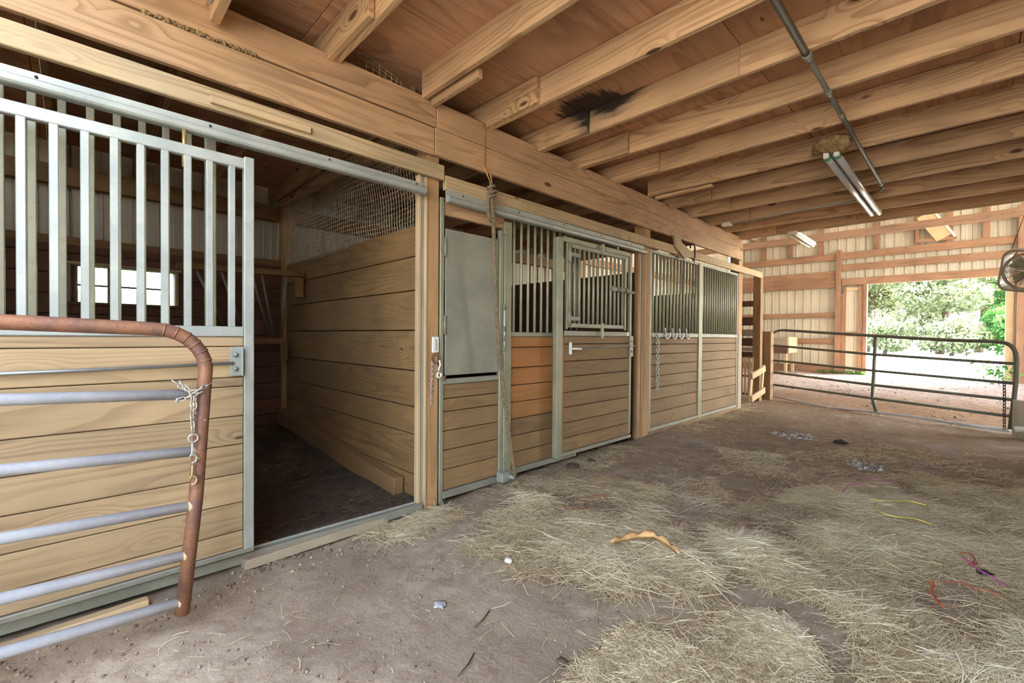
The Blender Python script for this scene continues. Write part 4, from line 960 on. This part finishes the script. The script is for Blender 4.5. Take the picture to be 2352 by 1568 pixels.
c = np.stack([rng.uniform(-3.4, -2.2, 160), rng.uniform(16.95, 17.2, 160), rng.uniform(.1, .2, 160)], 1); o = leaf_quads(c, .045, None, M['leaf_green'], 'door_weeds'); tag(o, 'sparse green weeds along the foot of the far wall', 'weeds', kind='stuff')

# ------------------------------------------------------------------ hay and litter on the floor
def inpoly(px, py, poly):
    r = np.zeros(len(px), bool); n = len(poly)
    for i in range(n):
        x1_, y1_ = poly[i]; x2_, y2_ = poly[(i+1) % n]
        cnd = ((y1_ > py) != (y2_ > py)) & (px < (x2_-x1_)*(py-y1_)/(y2_-y1_+1e-12)+x1_); r ^= cnd
    return r
def vnoise(x, y, s, seed):
    tab = np.random.default_rng(seed).uniform(size=(64, 64)); X = x*s; Y = y*s; i = np.floor(X).astype(int); j = np.floor(Y).astype(int); fx_ = X-i; fy_ = Y-j
    fx_ = fx_*fx_*(3-2*fx_); fy_ = fy_*fy_*(3-2*fy_); g = lambda a, b: tab[a % 64, b % 64]
    return (g(i, j)*(1-fx_)+g(i+1, j)*fx_)*(1-fy_)+(g(i, j+1)*(1-fx_)+g(i+1, j+1)*fx_)*fy_
def W2(poly): return [tuple(P(u, v, 'z', -.02)[:2]) for u, v in poly]

def straw(name, label, poly, n, thick, lmin=.06, lmax=.26, w=.0023, flow=None, spread=1.2, edge=.35, seed=1, lift=0., brown=0., soft=.04, mat='hay'):
    """scatter n straws over a ground polygon, thinned by noise"""
    poly = [tuple(p) for p in poly]; a = np.array(poly); lo, hi = a.min(0), a.max(0); X = []; Y = []; D = []
    need = n
    while need > 0:
        x = rng.uniform(lo[0], hi[0], 4*n); y = rng.uniform(lo[1], hi[1], 4*n)
        jx = x+0.2*(vnoise(x, y, 3.1, seed+5)-.5)+0.12*(vnoise(x, y, 9, seed+6)-.5)+rng.normal(0, soft, len(x)); jy = y+0.2*(vnoise(x, y, 3.3, seed+7)-.5)+0.12*(vnoise(x, y, 9, seed+8)-.5)+rng.normal(0, soft, len(x))
        dens = .6*vnoise(x, y, 2.2, seed)+.4*vnoise(x, y, 6., seed+1)
        k = inpoly(jx, jy, poly) & (rng.uniform(size=len(x)) < np.clip((dens-edge)*3.2, .03, 1))
        for hole in HOLES:
            if name == 'loose_hay': k &= ~(inpoly(jx, jy, hole) & (rng.uniform(size=len(x)) < .94))
        x, y, dens = x[k][:need], y[k][:need], dens[k][:need]; X.append(x); Y.append(y); D.append(dens); need -= len(x)
    x = np.concatenate(X); y = np.concatenate(Y); D = np.concatenate(D); n = len(x)
    ang = (rng.uniform(0, 2*np.pi, n) if flow is None else flow+rng.normal(0, spread, n))
    L = rng.uniform(lmin, lmax, n)*rng.uniform(.6, 1.2, n); h = np.abs(rng.uniform(0, 1, n))*thick*np.clip((D-.3)*2.2, .15, 1)
    z = ground_z(x, y)+.006+h+lift; pit = rng.normal(0, .12, n)*(thick > .004); bend = rng.normal(0, .25, n)
    d = np.stack([np.cos(ang), np.sin(ang)], 1); e = np.stack([-d[:, 1], d[:, 0]], 1)
    wv = w*rng.uniform(.55, 1.3, n); rl = rng.normal(0, .5, n)
    pts = []
    for s, off in ((-.5, 0), (0., 1), (.5, 0)):
        c = np.stack([x+d[:, 0]*L*s+e[:, 0]*L*bend*.3*off, y+d[:, 1]*L*s+e[:, 1]*L*bend*.3*off, z+L*s*pit+.004*off], 1)
        c[:, 2] = np.maximum(c[:, 2], ground_z(c[:, 0], c[:, 1])+.003)
        o = np.stack([e[:, 0]*wv*np.cos(rl)/2, e[:, 1]*wv*np.cos(rl)/2, wv*np.sin(rl)/2], 1); pts += [c-o, c+o]
    V = np.stack(pts, 1).reshape(-1, 3); b = np.arange(n)*6
    Fq = np.stack([b, b+1, b+3, b+2, b+2, b+3, b+5, b+4], 1).reshape(-1, 4)
    me = bpy.data.meshes.new(name); me.vertices.add(len(V)); c0_ = V.mean(0); me.vertices.foreach_set('co', (V-c0_).ravel())
    me.loops.add(Fq.size); me.loops.foreach_set('vertex_index', Fq.ravel()); me.polygons.add(len(Fq)); me.polygons.foreach_set('loop_start', np.arange(len(Fq))*4); me.update(calc_edges=True)
    at = me.attributes.new('tint', 'FLOAT', 'POINT'); tv = np.clip(rng.normal(.52-brown, .26, n)+.75*(h/max(thick, 1e-3)-.35), 0, 1); at.data.foreach_set('value', np.repeat(tv, 6).astype(np.float32))  # low straws tinted darker, top ones lighter: shade of the gaps painted in
    return tag(link(name, me, None, M[mat], Matrix.Translation(Vector(c0_))), label, 'hay', kind='stuff')

HOLES = [W2([(1176+a/2, 784+b/2) for a, b in h]) for h in ([(680, 740), (860, 760), (900, 850), (960, 960), (1000, 1040), (1200, 1080), (1240, 1130), (1300, 1160), (1450, 1150), (1520, 1220), (1640, 1330), (1660, 1400), (1400, 1430), (1290, 1300), (1240, 1240), (1000, 1170), (860, 1080), (800, 1000), (760, 900)], [(1450, 930), (1540, 900), (1660, 960), (1600, 1020), (1480, 1010)], [(560, 440), (900, 420), (1000, 640), (700, 640)], [(0, 1060), (480, 1130), (760, 1180), (420, 1300), (300, 1568), (0, 1568)])]
pile = [(1090, 1240), (1130, 1190), (1180, 1150), (1250, 1115), (1330, 1095), (1420, 1100), (1500, 1140), (1545, 1190), (1565, 1240), (1640, 1330), (1640, 1370), (1500, 1350), (1350, 1320), (1230, 1310), (1140, 1300)]
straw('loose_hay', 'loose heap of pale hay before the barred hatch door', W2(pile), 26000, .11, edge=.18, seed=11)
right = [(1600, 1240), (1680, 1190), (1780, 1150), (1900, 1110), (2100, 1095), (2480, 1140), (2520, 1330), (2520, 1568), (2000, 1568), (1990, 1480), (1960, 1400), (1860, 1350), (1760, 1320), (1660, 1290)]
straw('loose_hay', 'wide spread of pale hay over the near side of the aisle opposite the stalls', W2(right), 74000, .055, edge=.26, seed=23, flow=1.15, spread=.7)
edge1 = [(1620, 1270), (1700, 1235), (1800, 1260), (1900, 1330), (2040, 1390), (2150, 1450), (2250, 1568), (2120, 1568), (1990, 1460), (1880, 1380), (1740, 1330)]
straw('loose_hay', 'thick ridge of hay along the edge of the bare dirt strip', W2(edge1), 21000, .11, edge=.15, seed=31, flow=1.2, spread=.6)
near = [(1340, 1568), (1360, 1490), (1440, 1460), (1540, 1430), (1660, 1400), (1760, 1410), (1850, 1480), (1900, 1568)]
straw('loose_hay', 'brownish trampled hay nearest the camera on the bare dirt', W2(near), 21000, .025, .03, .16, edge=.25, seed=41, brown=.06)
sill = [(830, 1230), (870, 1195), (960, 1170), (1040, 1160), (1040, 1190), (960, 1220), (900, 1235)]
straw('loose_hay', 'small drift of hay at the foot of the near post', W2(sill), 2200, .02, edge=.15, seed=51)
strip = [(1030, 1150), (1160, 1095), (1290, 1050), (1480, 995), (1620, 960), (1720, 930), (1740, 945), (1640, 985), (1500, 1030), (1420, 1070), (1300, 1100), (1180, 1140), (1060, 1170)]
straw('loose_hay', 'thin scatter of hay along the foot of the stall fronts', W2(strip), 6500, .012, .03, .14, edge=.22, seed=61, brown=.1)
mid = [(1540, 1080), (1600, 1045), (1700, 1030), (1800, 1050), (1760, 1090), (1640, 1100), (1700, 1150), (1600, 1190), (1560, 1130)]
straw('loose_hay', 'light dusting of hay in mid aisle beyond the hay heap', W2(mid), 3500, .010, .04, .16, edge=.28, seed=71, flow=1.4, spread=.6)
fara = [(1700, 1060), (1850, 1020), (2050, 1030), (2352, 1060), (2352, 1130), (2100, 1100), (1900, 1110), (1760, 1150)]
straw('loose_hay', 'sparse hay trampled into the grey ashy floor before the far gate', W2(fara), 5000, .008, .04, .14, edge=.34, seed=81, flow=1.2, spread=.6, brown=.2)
allf = [(-2.6, .4), (-2.6, 9.5), (.4, 8.0), (.6, 1.0), (-1.2, .4), (-2.2, .1)]
straw('hay_wisps', 'stray single hay wisps over the bare aisle dirt', allf, 2600, .004,   .02, .13, w=.0022, edge=.2, seed=91, brown=.1)
straw('stall_litter', 'dark old hay litter on the floor of the open stall', [(-6., -1.), (-6., 1.85), (-2.9, 1.75), (-2.9, -1.)], 9000, .02, .04, .16, edge=.2, seed=95, mat='old_hay', soft=.0)
bm = straw('stall_hay_pile', 'small dusty hay pile in the back corner of the open stall', [(-5.9, 1.2), (-5.9, 1.8), (-5.3, 1.8), (-5.4, 1.2)], 1500, .16, .05, .2, edge=.1, seed=97, mat='old_hay', soft=0.)

def clods(name, label, xy, smin, smax, n, seed, mat='clod'):
    a = np.array(xy); lo, hi = a.min(0), a.max(0); x = rng.uniform(lo[0], hi[0], n*3); y = rng.uniform(lo[1], hi[1], n*3); k = inpoly(x, y, xy) & (rng.uniform(size=n*3) < np.clip(2.2*vnoise(x, y, 2.5, seed)-.5, .1, 1)); x, y = x[k][:n], y[k][:n]; n = len(x)
    base = np.array([[1, 0, 0], [-1, 0, 0], [0, 1, 0], [0, -1, 0], [0, 0, 1], [0, 0, -1]], float); F0 = np.array([[0, 2, 4], [2, 1, 4], [1, 3, 4], [3, 0, 4], [2, 0, 5], [1, 2, 5], [3, 1, 5], [0, 3, 5]])
    s = smin+(smax-smin)*rng.uniform(size=n)**3; V = base[None]*s[:, None, None]*rng.uniform(.55, 1.25, (n, 6, 3)); an = rng.uniform(0, 6.28, n); ca, sa = np.cos(an)[:, None], np.sin(an)[:, None]
    Vx = V[:, :, 0]*ca-V[:, :, 1]*sa+x[:, None]; Vy = V[:, :, 0]*sa+V[:, :, 1]*ca+y[:, None]; Vz = V[:, :, 2]*.7+(ground_z(x, y)+.2*s)[:, None]
    VV = np.stack([Vx, Vy, Vz], 2).reshape(-1, 3); FF = (F0[None]+(np.arange(n)*6)[:, None, None]).reshape(-1, 3); c0_ = VV.mean(0)
    me = pydata(name, VV-c0_, FF.tolist(), True); at = me.attributes.new('tint', 'FLOAT', 'POINT'); at.data.foreach_set('value', np.repeat(rng.uniform(0, 1, n), 6).astype(np.float32))
    return tag(link(name, me, None, M[mat], Matrix.Translation(Vector(c0_))), label, 'soil', kind='stuff')
clods('soil_crumbs', 'loose soil crumbs and grit over the aisle dirt', [(-2.68, -.4), (-2.68, 6), (.3, 6), (.5, 1.2), (-1., .4), (-2.1, -.1)], .002, .011, 9000, 3)
clods('soil_crumbs', 'dirt clods and dry manure bits beyond the far gate', [(-3.5, 9.6), (-4.5, 16.5), (.6, 16.5), (.5, 8.6)], .005, .034, 900, 4)
clods('soil_crumbs', 'loose dirt clods along the bottom of the big sliding door', [(-2.70, -.5), (-2.70, 1.6), (-2.52, 1.2), (-2.4, -.2)], .004, .018, 700, 5)

def onfloor(u, v, dz=0.):
    p = P(u, v, 'z', -.03)
    for _ in range(3): p = P(u, v, 'z', gz(p.x, p.y)+dz)
    return p
def twine(name, label, pix, r, mat, dz=.065, cat='twine'):
    pts, _ = resample([onfloor(u, v, dz) for u, v in pix], max(8, 5*len(pix))); return tag(tube(name, None, pts, r, M[mat], 6), label, cat)
for u, v, r, n, lab in ((1815, 1000, .28, 260, 'wide crumbly ash heap on the far aisle floor'), (1995, 1072, .18, 170, 'smaller crumbly ash heap in mid aisle'), (1740, 1050, .2, 120, 'thin scatter of ash crumbs nearer the stalls')):
    p = onfloor(u, v); clods('ash_crumbs', lab, [(p.x+r*math.cos(a)*random.uniform(.6, 1.2), p.y+r*math.sin(a)*random.uniform(.6, 1.2)) for a in np.linspace(0, 6.28, 11)[:-1]], .005, .032, n, int(u), 'ash_clod')
# curved strip of bark
pts = [onfloor(u, v, .125) for u, v in ((1402, 1246), (1430, 1238), (1465, 1231), (1500, 1230), (1530, 1246), (1560, 1272))]; pts, _ = resample(pts, 14)
V = []; Fc = []
for i, p in enumerate(pts):
    t = i/13; w = .026*math.sin(math.pi*(.08+.84*t)); h = .015+.012*math.sin(math.pi*t)
    V += [p+Vector((0, 0, -.012)), p+Vector((w*.5, -w*.6, h*.4)), p+Vector((-w*.2, w*.2, h+.014*math.sin(2.2*i))), p+Vector((-w*.6, w*.8, -.005))]
    if i: b = 4*i; Fc += [[b-4+k, b-4+(k+1) % 4, b+(k+1) % 4, b+k] for k in range(4)]
Fc += [[3, 2, 1, 0], [4*13+k for k in range(4)]]
tag(geo('bark_strip', None, V, Fc, M['stripw'], smooth=True), 'curved tan strip of bark lying on the hay heap', 'bark')
twine('baling_twine', 'long yellow twine loop lying on the spread hay', [(1998, 1146), (2040, 1150), (2085, 1149), (2128, 1160)], .004, 'twine_ye')
twine('baling_twine', 'yellow twine end curling toward the stalls on the spread hay', [(2010, 1155), (2008, 1165), (2030, 1180), (2062, 1187), (2100, 1190), (2140, 1203)], .004, 'twine_ye')
o = twisted('rope_piece', None, [onfloor(u, v, .07) for u, v in ((2135, 1335), (2144, 1340), (2138, 1358), (2150, 1375), (2160, 1388), (2168, 1393))], .0065, M['twine_or'], .03); tag(o, 'short thick orange-red braided twine on the near hay', 'rope')
twine('baling_twine', 'thin faded orange twine trailing from the thick orange piece', [(2160, 1336), (2200, 1336), (2240, 1350), (2300, 1366)], .0025, 'twine_or')
twine('baling_twine', 'purple-pink twine near the dark scrap on the hay', [(2212, 1278), (2230, 1294), (2255, 1312), (2285, 1328), (2306, 1345)], .004, 'twine_pk')
twine('baling_twine', 'reddish twine knot crossing the purple-pink twine', [(2205, 1268), (2228, 1270), (2240, 1285), (2226, 1300), (2245, 1292)], .003, 'twine_or')
twine('baling_twine', 'short purple twine lying by the ash patch in mid aisle', [(1935, 1128), (1950, 1112), (1975, 1110), (1990, 1114)], .003, 'twine_pk')
twine('baling_twine', 'thin pink twine lying just beyond the short purple one', [(1975, 1092), (2000, 1098), (2030, 1103), (2045, 1108)], .0025, 'twine_pk')
twine('baling_twine', 'faint red twine curl lying in the hay heap', [(1296, 1160), (1300, 1168), (1330, 1168), (1345, 1166), (1345, 1150)], .003, 'twine_or', .05)
twine('baling_twine', 'faint red twine arc at the back of the hay heap', [(1346, 1140), (1365, 1138), (1385, 1139), (1398, 1148)], .003, 'twine_or', .05)
for i, (u, v, s, mt, lab, cat) in enumerate((
    (1082, 1238, .028, 'manure', 'dark manure lump left of the hay heap', 'manure'), (1605, 1286, .03, 'manure', 'dark manure lump right of the bark strip', 'manure'),
    (1316, 1073, .05, 'manure', 'muddy clump under the barred hatch door', 'clod'), (1358, 1060, .04, 'manure', 'dark clump at the foot of the barred hatch door', 'clod'), (1930, 1018, .06, 'black', 'small dark lump on the far aisle floor', 'clod'),
    (2262, 1329, .03, 'black', 'black rubbery scrap beside the purple-pink twine', 'scrap'), (1010, 1391, .025, 'ash', 'grey ashy lump on the bare near dirt', 'clod'), (1168, 1297, .022, 'white_pl', 'white paper scrap at the near edge of the hay heap', 'scrap'),
    (1952, 1440, .014, 'white_pl', 'small white crumb on the bare dirt strip', 'scrap'), (1986, 1478, .015, 'white_pl', 'white crumb nearest the camera on the dirt strip', 'scrap'), (1797, 1408, .022, 'mud', 'tan pebble on the edge of the bare dirt strip', 'stone'),
    (700, 1092, .05, 'manure', 'dark droppings on the open stall floor', 'manure'), (1290, 1522, .02, 'manure', 'small stone on the bare near dirt', 'stone'))):
    p = onfloor(u, v); o = blob('floor_'+cat, None, (p.x, p.y, p.z+s*.25+(.02 if cat == 'scrap' else 0)), (s*1.2, s, s*(.5 if mt != 'ash' else .3)), M[mt], i, .5, 3 if mt == 'ash' else 2); tag(o, lab, cat)
for u0, v0, u1, v1, lab in ((1385, 1470, 1362, 1510, 'dark twig on the dirt by the near trampled hay'), (1090, 1498, 1052, 1552, 'long thin twig on the bare near dirt'), (1125, 1400, 1090, 1440, 'thin faint twig between the hay heap and the near dirt edge')):
    tag(tube('twig', None, [onfloor(u0, v0, .008), onfloor((u0+u1)/2+4, (v0+v1)/2, .012), onfloor(u1, v1, .006)], [.002, .0035, .002], M['twig'], 6), lab, 'twig')

# repeats share a group
GROUPS = {'timber_post': 'timber posts along the stall front', 'gate_post': 'posts at the ends of the far gate', 'baling_twine': 'baling twine lying on the hay', 'leafy_tree': 'trees beyond the far doorway',
          'low_shrub': 'shrubs at the edge of the yard', 'sliding_stall_door': 'sliding stall doors', 'fixed_stall_grille': 'fixed barred stall panels', 'door_track': 'galvanised door tracks', 'track_board': 'boards above the door tracks',
          'fluorescent_light': 'fluorescent lights under the loft', 'loose_plank': 'planks lying on the dirt', 'twig': 'twigs on the bare dirt', 'tube_gate': 'tube gates', 'hanging_wire': 'wires dangling over the far stall front',
          'floor_manure': 'manure lumps on the floor', 'floor_clod': 'clods on the floor', 'floor_scrap': 'scraps on the floor', 'loose_hay': 'hay spread over the aisle', 'ash_crumbs': 'ash patches on the aisle floor', 'soil_crumbs': 'loose soil over the dirt'}
for o in scene.objects:
    st_ = o.name.split('.')[0]
    if o.parent is None and st_ in GROUPS: o['group'] = GROUPS[st_]
